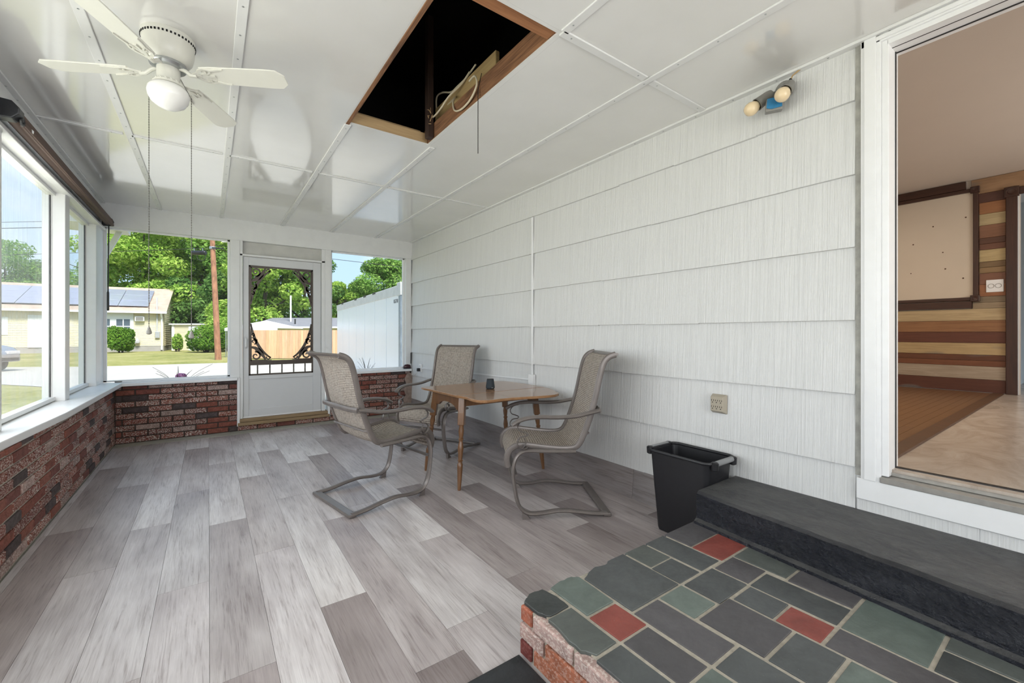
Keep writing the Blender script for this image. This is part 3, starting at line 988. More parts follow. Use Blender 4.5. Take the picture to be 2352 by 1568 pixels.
MB().box(XR - 0.032, XR + 0.012, YB, YE - 0.01, ZC - 0.014, ZC).build('edge_strip', WHITE, ceil, bevel=0.002)
es = MB()
for k in range(26):
    es.lathe([(0.005, 0), (0.005, 0.0015)], 6, Matrix.Translation((XR - 0.012, 0.1 + k * 0.24, ZC - 0.0155)))
es.build('screw_row', STEEL, ceil)

# open hatch: timbers and dark attic
hatch = empty('attic_hatch', (1.055, 2.2, ZC), label='open rectangular ceiling hatch framed with rough timber', cat='hatch')


def hp(name, mat, *a, bevel=0.004):
    x0_, x1_, y0_, y1_, z0_, z1_ = a
    return B(x0_ - 1.055, x1_ - 1.055, y0_ - 2.2, y1_ - 2.2, z0_ - ZC, z1_ - ZC).build(name, mat, hatch, bevel=bevel)


hp('side_joist', JOIST, HX1, HX1 + 0.04, 2.20, 3.1, ZC + 0.009, ZC + 0.125)
hp('side_joist', JOIST, HX1, HX1 + 0.04, 1.40, 2.197, ZC + 0.009, ZC + 0.130)
hp('header_board', PINE, HX0, HX1, HY1 + 0.004, HY1 + 0.04, ZC + 0.002, ZC + 0.085)
hp('header_board', PINE, HX0 - 0.1, HX1 - 0.03, HY1 + 0.06, HY1 + 0.10, ZC + 0.07, ZC + 0.12)
hp('side_joist', JOIST, HX0 - 0.024, HX0 - 0.001, 1.49, 2.99, ZC - 0.004, ZC + 0.10, bevel=0.002)
hp('cross_joist', JOISTX, HX0 - 0.04, HX1, HY0 - 0.005, HY0 + 0.075, ZC + 0.009, ZC + 0.14)
hp('rafter_post', plain('dark_rafter_wood', (0.05, 0.024, 0.014), 0.85, var=0.5, scale=6, stretch=(8, 8, 1)), 1.288, 1.332, 2.84, 2.90, ZC + 0.01, 3.52)
hp('loose_board', PINEY, 1.395, 1.425, 2.12, 2.95, ZC + 0.14, ZC + 0.285)
hp('loose_board', PINEY, 1.47, 1.50, 2.06, 2.95, ZC + 0.14, ZC + 0.25)
# splinters
spl = MB()
for k in range(7):
    p = Vector((1.29 - 1.055 + random.uniform(-.005, .03), 2.84 - 2.2, 0.10 + 0.02 * k))
    spl.bar(p, p + Vector((random.uniform(-.03, .01), -0.02, random.uniform(-.05, .06))), 0.004, 0.003)
spl.build('splintered_edge', PINE, hatch)
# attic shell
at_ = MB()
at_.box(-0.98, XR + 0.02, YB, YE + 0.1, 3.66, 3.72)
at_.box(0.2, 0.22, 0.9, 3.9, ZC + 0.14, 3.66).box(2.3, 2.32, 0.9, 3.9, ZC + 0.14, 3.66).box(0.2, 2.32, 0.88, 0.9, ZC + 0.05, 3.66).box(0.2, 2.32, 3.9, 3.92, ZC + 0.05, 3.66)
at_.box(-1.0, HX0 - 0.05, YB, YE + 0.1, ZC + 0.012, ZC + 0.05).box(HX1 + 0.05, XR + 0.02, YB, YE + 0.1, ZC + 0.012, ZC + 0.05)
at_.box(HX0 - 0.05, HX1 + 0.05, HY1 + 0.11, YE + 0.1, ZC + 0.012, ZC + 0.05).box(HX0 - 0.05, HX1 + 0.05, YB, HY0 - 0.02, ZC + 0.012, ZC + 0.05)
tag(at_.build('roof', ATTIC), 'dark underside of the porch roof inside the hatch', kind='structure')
# porch roof and house roof (shade the rooms)
rf = MB().box(-1.25, 8.8, YB - 0.3, YE + 0.3, 3.72, 3.80).box(-1.08, -1.06, YB, YE + 0.1, 2.66, 3.72).box(-1.06, 2.6, YE + 0.12, YE + 0.14, 2.66, 3.72).box(-1.06, 2.6, YB - 0.14, YB - 0.10, 2.60, 3.72)
tag(rf.build('roof_deck', ASPHR), 'roof over the porch and house', kind='structure')
# unseen rear porch wall; wide window opening added to let light in
rw = MB().box(XL - 0.2, XR + 0.1, YB - 0.12, YB, -0.25, 0.7).box(XL - 0.2, XR + 0.1, YB - 0.12, YB, 2.35, 2.66).box(XL - 0.2, -0.65, YB - 0.12, YB, 0.7, 2.35).box(2.15, XR + 0.1, YB - 0.12, YB, 0.7, 2.35)
tag(rw.build('wall_rear_unseen', WHITE), 'unseen white rear porch wall with a wide opening added to let light in', kind='structure')

# ------------------------------------------------------------------ slate landing, black step, mat
ZP = 0.20
land = empty('slate_landing', (1.6, 0.3, 0.0), label='raised brick landing paved with slate tiles in grey, green and red', cat='landing')


def LB(m, name, mat, color=None, **kw):
    o = m.build(name, mat, land, **kw)
    o.location = (-1.6, -0.3, 0)
    if color:
        o.color = (*color, 1)
    return o


LB(MB().box(0.992, XR - 0.01, -1.6, 1.288, 0.0, ZP - 0.0035), 'mortar_bed', MORTAR)
G1, G2, G3, PU, RD, DK = (0.082, 0.088, 0.088), (0.130, 0.158, 0.140), (0.098, 0.108, 0.099), (0.090, 0.085, 0.089), (0.260, 0.066, 0.052), (0.050, 0.055, 0.054)
tiles = [
    (1.573, 1.712, 1.156, 1.298, G3), (1.566, 1.707, 1.011, 1.146, G1), (1.726, 1.864, 1.011, 1.299, G1), (1.880, 2.16, 1.156, 1.300, PU), (1.878, 2.15, 1.004, 1.146, RD),
    (1.112, 1.248, 0.937, 1.077, RD), (1.114, 1.243, 0.710, 0.926, PU), (1.262, 1.402, 0.707, 1.000, PU), (1.417, 1.555, 0.857, 0.999, G2), (1.571, 1.778, 0.848, 0.995, G1),
    (1.793, 1.945, 0.850, 0.990, PU), (1.958, 2.12, 0.776, 0.990, G3), (1.424, 1.628, 0.626, 0.843, PU), (1.643, 1.774, 0.694, 0.832, G1), (1.643, 1.768, 0.548, 0.683, RD),
    (1.788, 1.926, 0.548, 0.838, G1), (1.945, 2.11, 0.548, 0.763, PU), (1.788, 2.09, 0.316, 0.534, G2), (1.936, 2.08, 0.02, 0.302, G3), (1.788, 1.921, 0.05, 0.302, DK),
    (1.423, 1.628, 0.474, 0.613, G1), (1.643, 1.773, 0.20, 0.534, PU), (1.262, 1.408, 0.48, 0.694, G1), (1.114, 1.246, 0.47, 0.697, G2), (0.985, 1.100, 0.62, 0.925, G1),
    (1.43, 1.628, 0.20, 0.460, G2), (0.985, 1.100, 0.30, 0.606, PU), (1.114, 1.30, 0.20, 0.456, G1), (1.315, 1.415, 0.20, 0.466, PU), (0.985, 1.2, -0.05, 0.186, G1), (1.215, 1.5, -0.05, 0.186, PU), (1.515, 1.773, -0.05, 0.186, G1),
    (1.788, 2.06, -0.3, 0.006, G2), (0.985, 1.4, -0.4, -0.065, PU), (1.415, 1.773, -0.4, -0.065, G1)]
trn = random.Random(4)
for (a, b, c, d, col) in tiles:
    m = MB().box(a, b, c, d, ZP - 0.012, ZP + trn.uniform(-0.0005, 0.0015))
    k = trn.uniform(0.9, 1.12)
    LB(m, 'slate_tile', MATS['slate'], tuple(q * k for q in col), bevel=0.0012)


def rough(poly, n=3, amp=0.004, seed=1, sides=None):
    rn = random.Random(seed)
    out = []
    N = len(poly)
    for i in range(N):
        p, q = Vector(poly[i]), Vector(poly[(i + 1) % N])
        out.append(tuple(p))
        if sides is None or i in sides:
            for k in range(1, n + 1):
                w = p.lerp(q, k / (n + 1))
                out.append((w.x + rn.uniform(-amp, amp), w.y + rn.uniform(-amp, amp)))
    return out


irr = [
    (rough([(0.975, 1.285), (1.020, 1.312), (1.081, 1.306), (1.098, 1.236), (1.096, 1.168), (1.003, 1.164), (0.978, 1.205)], 2, 0.004, 2), DK),
    (rough([(1.112, 1.292), (1.175, 1.306), (1.235, 1.302), (1.262, 1.280), (1.254, 1.090), (1.114, 1.090)], 2, 0.003, 3, (0, 1, 2)), G2),
    (rough([(1.272, 1.262), (1.320, 1.284), (1.372, 1.296), (1.42, 1.283), (1.470, 1.297), (1.556, 1.297), (1.554, 1.010), (1.266, 1.012)], 2, 0.004, 4, (0, 1, 2, 3)), G1),
    (rough([(0.984, 1.156), (1.097, 1.156), (1.096, 0.940), (1.000, 0.938), (0.972, 0.98), (0.976, 1.06)], 2, 0.004, 5, (3, 4, 5)), G3)]
for poly, col in irr:
    LB(MB().prism(poly[::-1], ZP - 0.012, ZP + 0.002), 'slate_tile', MATS['slate'], col, bevel=0.002)
# bricks of the landing's side (toward the porch) and far end
lrn = random.Random(9)
for row in range(3):
    z = 0.008 + row * 0.063
    y = 1.293 - (0.0 if row % 2 == 0 else 0)
    first = True
    while y > -1.4:
        L = (0.066 if row % 2 == 0 else 0.135) if first else 0.205
        ye_ = y - L
        me = boxmesh('brick', (0.075, L, 0.056), MATS['brick'], 0.005)
        pale = lrn.random()
        cc = (0.42, 0.145, 0.085, 0.15) if pale < 0.45 else ((0.46, 0.26, 0.22, 0.85) if pale < 0.8 else (0.22, 0.06, 0.05, 0.1))
        if first:
            cc = ((0.20, 0.050, 0.042, 0.05), (0.50, 0.33, 0.29, 0.6), (0.42, 0.13, 0.075, 0.12))[row]
        elif row == 2:
            cc = (0.52, 0.36, 0.32, 0.6)
        elif y > 1.0:
            cc = (0.42, 0.15, 0.085, 0.25)
        o = inst('brick', me, land, (0.9985 - 1.6 + lrn.uniform(-.003, .003), (y + ye_) / 2 - 0.3, z + 0.028), cc)
        y = ye_ - 0.011
        first = False
    x = 1.05
    while x < 2.5:
        me = boxmesh('brick', (0.205, 0.05, 0.056), MATS['brick'], 0.005)
        inst('brick', me, land, (x + 0.1 - 1.6, 1.268 - 0.3, z + 0.028), (0.40, 0.14, 0.085, 0.3))
        x += 0.217
LB(MB().box(0.972, 1.02, -1.4, 1.275, 0.0, 0.188), 'mortar_bed', MORTAR)

stp = MB()
N_ = 30
topf, topb, botf = [], [], []
srn = random.Random(6)
vs_, fs_ = [], []
for i in range(N_ + 1):
    y = 1.287 - i * (1.287 + 1.0) / N_
    xf = 2.143 - (1.285 - y) * 0.095
    w = srn.uniform(-0.004, 0.004)
    vs_ += [(XR - 0.006, y, 0.2015), (xf - 0.024, y, 0.2015), (xf - 0.020, y, 0.214), (xf - 0.002 + w, y, 0.226), (xf + w, y, 0.30), (xf + 0.004 + w, y, 0.353), (xf + 0.018 + w, y, 0.366 + w * 0.4), (xf + 0.2, y, 0.369), (XR - 0.006, y, 0.368)]
K = 9
for i in range(N_):
    for k in range(K):
        fs_.append((i * K + k, i * K + (k + 1) % K, (i + 1) * K + (k + 1) % K, (i + 1) * K + k))
fs_ += [tuple(range(K)), tuple(N_ * K + k for k in range(K))[::-1]]
stp.add(vs_, fs_)
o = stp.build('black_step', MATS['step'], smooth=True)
tag(o, 'long black-painted rough concrete step below the house doorway', 'step')
o = B(0.35, 0.953, 0.45, 1.288, 0.0005, 0.012).build('floor_mat', RUBBER, bevel=0.004)
tag(o, 'black textured floor mat against the brick side of the slate landing', 'mat')

# ------------------------------------------------------------------ inner room
fi = tag(B(XR + 0.05, 8.6, -2.6, 0.62, 0.50, 0.578).build('floor_tile', MATS['beige']), 'beige marbled floor inside the doorway', kind='structure')
fw = tag(B(XR + 0.15, 6.81, 0.70, 3.3, 0.50, 0.574).build('floor_wood', OAKFLOOR), 'brown oak strip floor inside the doorway', kind='structure')
frn = random.Random(8)
yy = 0.70
while yy < 3.2:
    B(XR + 0.16, 6.79, yy + 0.0008, yy + 0.0562, 0.574, 0.580).build('floor_strip', OAKFLOOR, fw)
    yy += 0.057
tag(B(XR + 0.15, 6.78, 0.62, 0.70, 0.50, 0.588).build('trim_30', plain('brown_transition', (0.11, 0.052, 0.025), 0.45, var=0.3, scale=14), bevel=0.004), 'brown wood transition strip between the inner floors', kind='structure')
sh = MB().box(6.84, 6.95, 0.52, 3.4, 0.4, 3.0).box(6.84, 6.95, -2.7, -0.6, 0.4, 3.0).box(6.84, 6.95, -0.6, 0.52, 2.69, 3.0)
iw = tag(sh.build('wall_inner', TANWALL), 'inner room wall faced with mixed-colour wood planks', kind='structure')
zb_ = [0.582, 0.719, 0.86, 0.984, 1.113, 1.235, 1.359, 1.488, 1.617, 1.746, 1.867, 1.992, 2.12, 2.249, 2.385, 2.507, 2.631, 2.734, 2.898]
pc = [(0.15, 0.055, 0.034), (0.52, 0.43, 0.33), (0.25, 0.095, 0.045), (0.62, 0.46, 0.24), (0.17, 0.058, 0.034), (0.38, 0.19, 0.085), (0.64, 0.50, 0.29), (0.40, 0.31, 0.20), (0.40, 0.17, 0.075), (0.30, 0.14, 0.085), (0.36, 0.235, 0.115), (0.66, 0.52, 0.27), (0.20, 0.085, 0.05), (0.33, 0.16, 0.09), (0.64, 0.52, 0.30), (0.42, 0.19, 0.08), (0.13, 0.055, 0.04), (0.44, 0.27, 0.15)]
for i, c in enumerate(pc):
    z0_, z1_ = zb_[i], zb_[i + 1]
    spans = [(0.612, 3.2)] if i < 7 else [(0.612, 0.802)] if i < 16 else [(0.0, 0.86)] if i == 17 else [(0.612, 0.83)]
    if i == 7:
        spans = [(0.612, 0.852)]
    for a, b in spans:
        half = [(z0_, (z0_ + z1_) / 2), ((z0_ + z1_) / 2, z1_)] if i in (2, 7, 10, 12) else [(z0_, z1_)]
        for q, (za, zb2) in enumerate(half):
            o = B(6.822, 6.842, a, b, za + 0.001, zb2 - 0.001).build('plank', PLANKW, iw, bevel=0.002)
            j = 1.0 if q == 0 else 0.72
            o.color = (c[0] * j, c[1] * j, c[2] * j, 1)
tag(B(2.55, 8.7, -2.7, 3.4, 2.90, 2.96).build('ceiling_inner', TANWALL), 'tan ceiling of the inner room', kind='structure')
tag(MB().box(XR + 0.15, 8.7, 3.3, 3.42, 0.4, 3.0).build('wall_inner_far', TANWALL), 'far side wall of the inner room', kind='structure')
tag(MB().box(XR + 0.15, 8.7, -2.72, -2.6, 0.4, 1.2).box(XR + 0.15, 8.7, -2.72, -2.6, 2.6, 3.0).box(XR + 0.15, 4.3, -2.72, -2.6, 1.2, 2.6).box(6.1, 8.7, -2.72, -2.6, 1.2, 2.6).build('wall_inner_near', TANWALL), 'near side wall of the inner room', kind='structure')
tag(MB().box(8.5, 8.6, -2.6, 3.3, 0.4, 3.0).build('wall_hall', GREYWALL), 'cool grey wall beyond the inner doorway', kind='structure')
# dark door post with rosette + header
dt = empty('door_3', (6.82, 0.57, 0.58), label='dark stained doorway trim in the plank wall', kind='structure')
B(-0.022, 0.0, -0.040, 0.040, 0.0, 2.075).build('side_casing', DARKTRIM, dt, bevel=0.003)
B(-0.022, 0.0, -1.2, -0.052, 2.075, 2.15).build('head_casing', DARKTRIMY, dt, bevel=0.003)
B(-0.030, 0.0, -0.052, 0.052, 2.060, 2.165).build('corner_block', DARKTRIM, dt, bevel=0.003)
MB().lathe([(0.040, 0), (0.040, 0.006), (0.028, 0.004), (0.026, 0.008), (0.008, 0.005)], 20, Matrix.Translation((-0.030, 0, 2.112)) @ Matrix.Rotation(R(-90), 4, 'Y')).build('rosette', DARKTRIM, dt, smooth=True)
B(0.0, 0.12, -0.047, -0.040, 0.0, 2.08).build('jamb', EXTWHITE, dt)
# framed white board
wb = empty('framed_board', (6.82, 1.40, 1.56), label='worn white board in a dark carved frame on the plank wall', cat='board')
B(-0.012, 0.018, -0.56, 0.9, 0.045, 1.21).build('board', BOARDW, wb)
B(-0.028, 0.018, -0.595, -0.555, 0.03, 1.24).build('frame_stile', DARKTRIM, wb, bevel=0.006, seg=2)
B(-0.028, 0.018, -0.555, 0.9, 1.205, 1.245).build('frame_rail', DARKTRIMY, wb, bevel=0.006, seg=2)
B(-0.028, 0.018, -0.555, 0.9, 0.018, 0.055).build('frame_rail', DARKTRIMY, wb, bevel=0.006, seg=2)
for zz in (0.04, 1.225):
    B(-0.036, 0.018, -0.605, -0.535, zz - 0.035, zz + 0.035).build('corner_block', DARKTRIM, wb, bevel=0.003)
    MB().lathe([(0.026, 0), (0.026, 0.005), (0.017, 0.003), (0.015, 0.007), (0.005, 0.004)], 16, Matrix.Translation((-0.036, -0.57, zz)) @ Matrix.Rotation(R(-90), 4, 'Y')).build('rosette', DARKTRIM, wb, smooth=True)
B(-0.022, 0.018, -0.545, 0.9, -0.065, 0.012).build('lower_apron', DARKTRIMY, wb)
B(-0.018, 0.018, -0.50, 0.9, 1.25, 1.335).build('upper_apron', DARKTRIMY, wb)
for (yy, zz, r_) in ((1.16, 2.45, 0.008), (1.33, 2.27, 0.008), (1.08, 2.14, 0.007), (1.06, 1.95, 0.008), (1.35, 1.93, 0.006), (0.92, 1.83, 0.008), (0.90, 2.50, 0.008)):
    MB().lathe([(r_, 0), (r_, 0.002)], 8, Matrix.Translation((-0.0115, yy - 1.40, zz - 1.56)) @ Matrix.Rotation(R(-90), 4, 'Y')).build('scuff_spot', plain('scuff_brown', (0.10, 0.05, 0.03), 0.8, var=0), wb)
o = B(6.775, 6.805, 1.545, 1.62, 2.21, 2.63).build('wood_batten', PINE, bevel=0.004)
tag(o, 'short upright pine strip fixed at the edge of the white board', 'strip')
sp_ = empty('outlet_plate', (6.822, 0.688, 1.725), label='white cover plate with two round sockets on the plank wall', cat='outlet')
B(-0.008, 0.0, -0.063, 0.063, -0.066, 0.066).build('plate', EXTWHITE, sp_, bevel=0.003)
for s in (-1, 1):
    MB().tube([(-0.009, s * 0.026 + 0.022 * math.cos(a), 0.022 * math.sin(a)) for a in np.linspace(0, 2 * math.pi, 17)], 0.002, 5).build('socket_ring', GREYPL, sp_)

# ------------------------------------------------------------------ ceiling fan
fan = empty('ceiling_fan', (-0.155, 2.60, ZC), label='cream four-blade ceiling fan with milk glass light and two bead chains', cat='ceiling fan')
MB().lathe([(0.103, 0.0), (0.105, -0.018), (0.103, -0.030), (0.101, -0.036), (0.100, -0.070), (0.092, -0.104), (0.075, -0.126), (0.055, -0.135)], 40).build('motor_housing', CREAM2, fan, smooth=True)
vh = MB()
for k in range(44):
    a = 2 * math.pi * k / 44
    vh.box(-0.0022, 0.0022, -0.0035, 0.0035, -0.0045, 0.0045, Matrix.Rotation(a, 4, 'Z') @ Matrix.Translation((0.1035, 0, -0.026)))
vh.build('vent_slot_ring', HOLE, fan)
MB().lathe([(0.070, -0.126), (0.074, -0.140), (0.066, -0.150), (0.048, -0.152)], 32).build('rotor', STEEL, fan, smooth=True)
MB().lathe([(0.046, -0.150), (0.045, -0.205), (0.050, -0.215), (0.060, -0.222), (0.062, -0.232), (0.05, -0.236)], 32).build('switch_housing', CREAM2, fan, smooth=True)
MB().lathe([(0.050, -0.232), (0.070, -0.240), (0.080, -0.256), (0.082, -0.274), (0.078, -0.294), (0.064, -0.318), (0.040, -0.334), (0.016, -0.343), (0.003, -0.346)], 40).build('globe', GLOBE, fan, smooth=True)
rs_ = MB()
for k in range(18):
    a = 2 * math.pi * k / 18
    rs_.bar((0.057 * math.cos(a), 0.057 * math.sin(a), -0.216), (0.060 * math.cos(a + 0.14), 0.060 * math.sin(a + 0.14), -0.226), 0.004, 0.004)
rs_.build('collar_beading', CREAM2, fan)
for k in range(4):
    ang = R(61 + 90 * k)
    M0 = Matrix.Rotation(ang, 4, 'Z') @ Matrix.Translation((0, 0, -0.168)) @ Matrix.Rotation(R(-10), 4, 'X')
    ol = [(0.155, -0.046), (0.20, -0.052), (0.45, -0.060), (0.50, -0.058), (0.532, -0.028), (0.532, 0.028), (0.50, 0.058), (0.45, 0.060), (0.20, 0.052), (0.155, 0.046)]
    bl = MB().prism(ol, -0.003, 0.003, M0).build('blade', CREAM, fan, bevel=0.0012)
    ir = MB()
    M1 = M0 @ Matrix.Translation((0, 0, -0.006))
    for s in (-1, 1):
        cur = [(0.115, s * 0.006), (0.135, s * 0.016), (0.15, s * 0.034), (0.175, s * 0.044), (0.205, s * 0.036), (0.235, s * 0.044), (0.262, s * 0.047)]
        ir.ribbon(cur, [0.012, 0.012, 0.011, 0.010, 0.010, 0.008, 0.003], -0.003, 0.003, M1)
        ir.ribbon([(0.15, s * 0.008), (0.18, s * 0.014), (0.20, s * 0.03)], [0.010, 0.009, 0.006], -0.003, 0.003, M1)
        ir.lathe([(0.005, -0.006), (0.005, 0.003)], 8, M1 @ Matrix.Translation((0.178, s * 0.027, 0)))
    ir.ribbon([(0.12, 0), (0.15, 0), (0.21, 0)], [0.018, 0.014, 0.012], -0.003, 0.003, M1)
    Mz = Matrix.Rotation(ang, 4, 'Z')
    ir.tube([Mz @ Vector(p) for p in ((0.05, 0, -0.146), (0.075, 0, -0.156), (0.10, 0, -0.176), (0.125, 0, -0.175))], 0.009, 8)
    ir.build('blade_iron', CREAM2, bl, smooth=True)


def chain(px_, py_, z_top, z_bot, kx, ky, nm):
    pts = [(kx, ky, -0.19), (px_, py_, z_top), (px_, py_, z_bot)]
    c = MB()
    c.tube(pts, 0.0013, 5)
    n = int((z_top - z_bot) / 0.012)
    for k in range(n):
        z = z_top - k * 0.012
        c.add([(px_ + 0.0028, py_, z), (px_ - 0.0028, py_, z), (px_, py_ + 0.0028, z), (px_, py_ - 0.0028, z), (px_, py_, z + 0.004), (px_, py_, z - 0.004)],
              [(0, 2, 4), (2, 1, 4), (1, 3, 4), (3, 0, 4), (2, 0, 5), (1, 2, 5), (3, 1, 5), (0, 3, 5)])
    ch = c.build('pull_chain', CHAIN, fan)
    MB().lathe([(0.002, 0.02), (0.006, 0.012), (0.011, -0.006), (0.011, -0.014), (0.004, -0.018)], 12, Matrix.Translation((px_, py_, z_bot))).build('pull_knob', GREYPL, ch, smooth=True)


CD = 0.0826
chain(-0.0735, 0.02, -0.285, 1.232 - ZC, -0.044, 0.012, 'l')
chain(0.0875, -0.02, -0.275, 1.212 - ZC, 0.046, -0.01, 'r')

# ------------------------------------------------------------------ roller shade
shd = empty('roller_shade', (-0.862, 4.7, 2.40), label='rolled-up brown roller shade with black end bracket over the side windows', cat='shade')
MB().tube([(0, -1.28, 0), (0, 1.42, 0)], 0.040, 20).build('fabric_roll', BROWNF, shd, smooth=True)
MB().box(0.025, 0.048, -1.26, 1.40, -0.05, -0.030).tube([(0.036, -1.27, -0.04), (0.036, 1.41, -0.04)], 0.012, 8).build('hem_bar', BROWNF, shd)
bk = MB().prism([(-0.05, 0.05), (0.02, 0.045), (0.05, 0.01), (0.048, -0.02), (0.02, -0.05), (-0.05, -0.05)], -1.36, -1.285, Matrix(((1, 0, 0, 0), (0, 0, 1, 0), (0, 1, 0, 0), (0, 0, 0, 1))))
bk.box(-0.055, -0.03, -1.50, -1.285, -0.05, 0.05)
bk.build('end_bracket', BLACKPL, shd, bevel=0.006, seg=2)
MB().tube([(0.042 + 0.018 * math.cos(a) * 0, -1.29 + 0.02 * math.cos(a), -0.035 + 0.02 * math.sin(a)) for a in np.linspace(0, 2 * math.pi, 15)], 0.007, 6).build('pull_ring', BLACKMT, shd, smooth=True)
MB().prism([(-0.05, 0.03), (0.03, 0.035), (0.045, 0.0), (0.03, -0.045), (-0.05, -0.05)], 1.42, 1.45, Matrix(((1, 0, 0, 0), (0, 0, 1, 0), (0, 1, 0, 0), (0, 0, 0, 1)))).build('end_bracket', BLACKPL, shd, bevel=0.003)
MB().lathe([(0.014, 0), (0.016, 0.012), (0.010, 0.02)], 10, Matrix.Translation((0.038, -1.15, -0.045))).build('clip', EXTWHITE, shd)
MB().tube([(0.012, 1.37, -0.045), (0.012, 1.37, -0.10), (0.008, 1.36, -0.75)], 0.0055, 8).build('crank_wand', BLACKMT, shd, smooth=True)
MB().lathe([(0.007, 0), (0.010, 0.01), (0.010, 0.19), (0.007, 0.20)], 10, Matrix.Translation((0.008, 1.36, -0.945))).build('wand_grip', BLACKMT, shd, smooth=True)

# ------------------------------------------------------------------ patio chairs
TOPP = [(0.655, 0.335), (0.668, 0.385), (0.655, 0.435), (0.62, 0.468), (0.56, 0.478), (0.44, 0.462), (0.32, 0.448), (0.235, 0.448), (0.19, 0.468), (0.160, 0.515), (0.125, 0.60), (0.092, 0.70), (0.066, 0.80), (0.045, 0.90), (0.024, 0.985), (0.002, 1.035), (-0.03, 1.062), (-0.07, 1.075)]
BASEP = [(0.0, 0.018), (0.10, 0.022), (0.22, 0.040), (0.33, 0.048), (0.43, 0.036), (0.50, 0.034), (0.548, 0.045), (0.585, 0.080), (0.605, 0.13), (0.618, 0.20), (0.628, 0.28), (0.626, 0.35), (0.605, 0.41), (0.565, 0.442), (0.50, 0.446), (0.38, 0.440), (0.215, 0.436)]


def smooth_pts(pts, n=3):
    out = []
    P = [Vector(p) for p in pts]
    for i in range(len(P) - 1):
        p0, p1, p2, p3 = P[max(i - 1, 0)], P[i], P[i + 1], P[min(i + 2, len(P) - 1)]
        for k in range(n):
            t = k / n
            out.append(0.5 * ((2 * p1) + (-p0 + p2) * t + (2 * p0 - 5 * p1 + 4 * p2 - p3) * t * t + (-p0 + 3 * p1 - 3 * p2 + p3) * t ** 3))
    out.append(P[-1])
    return out


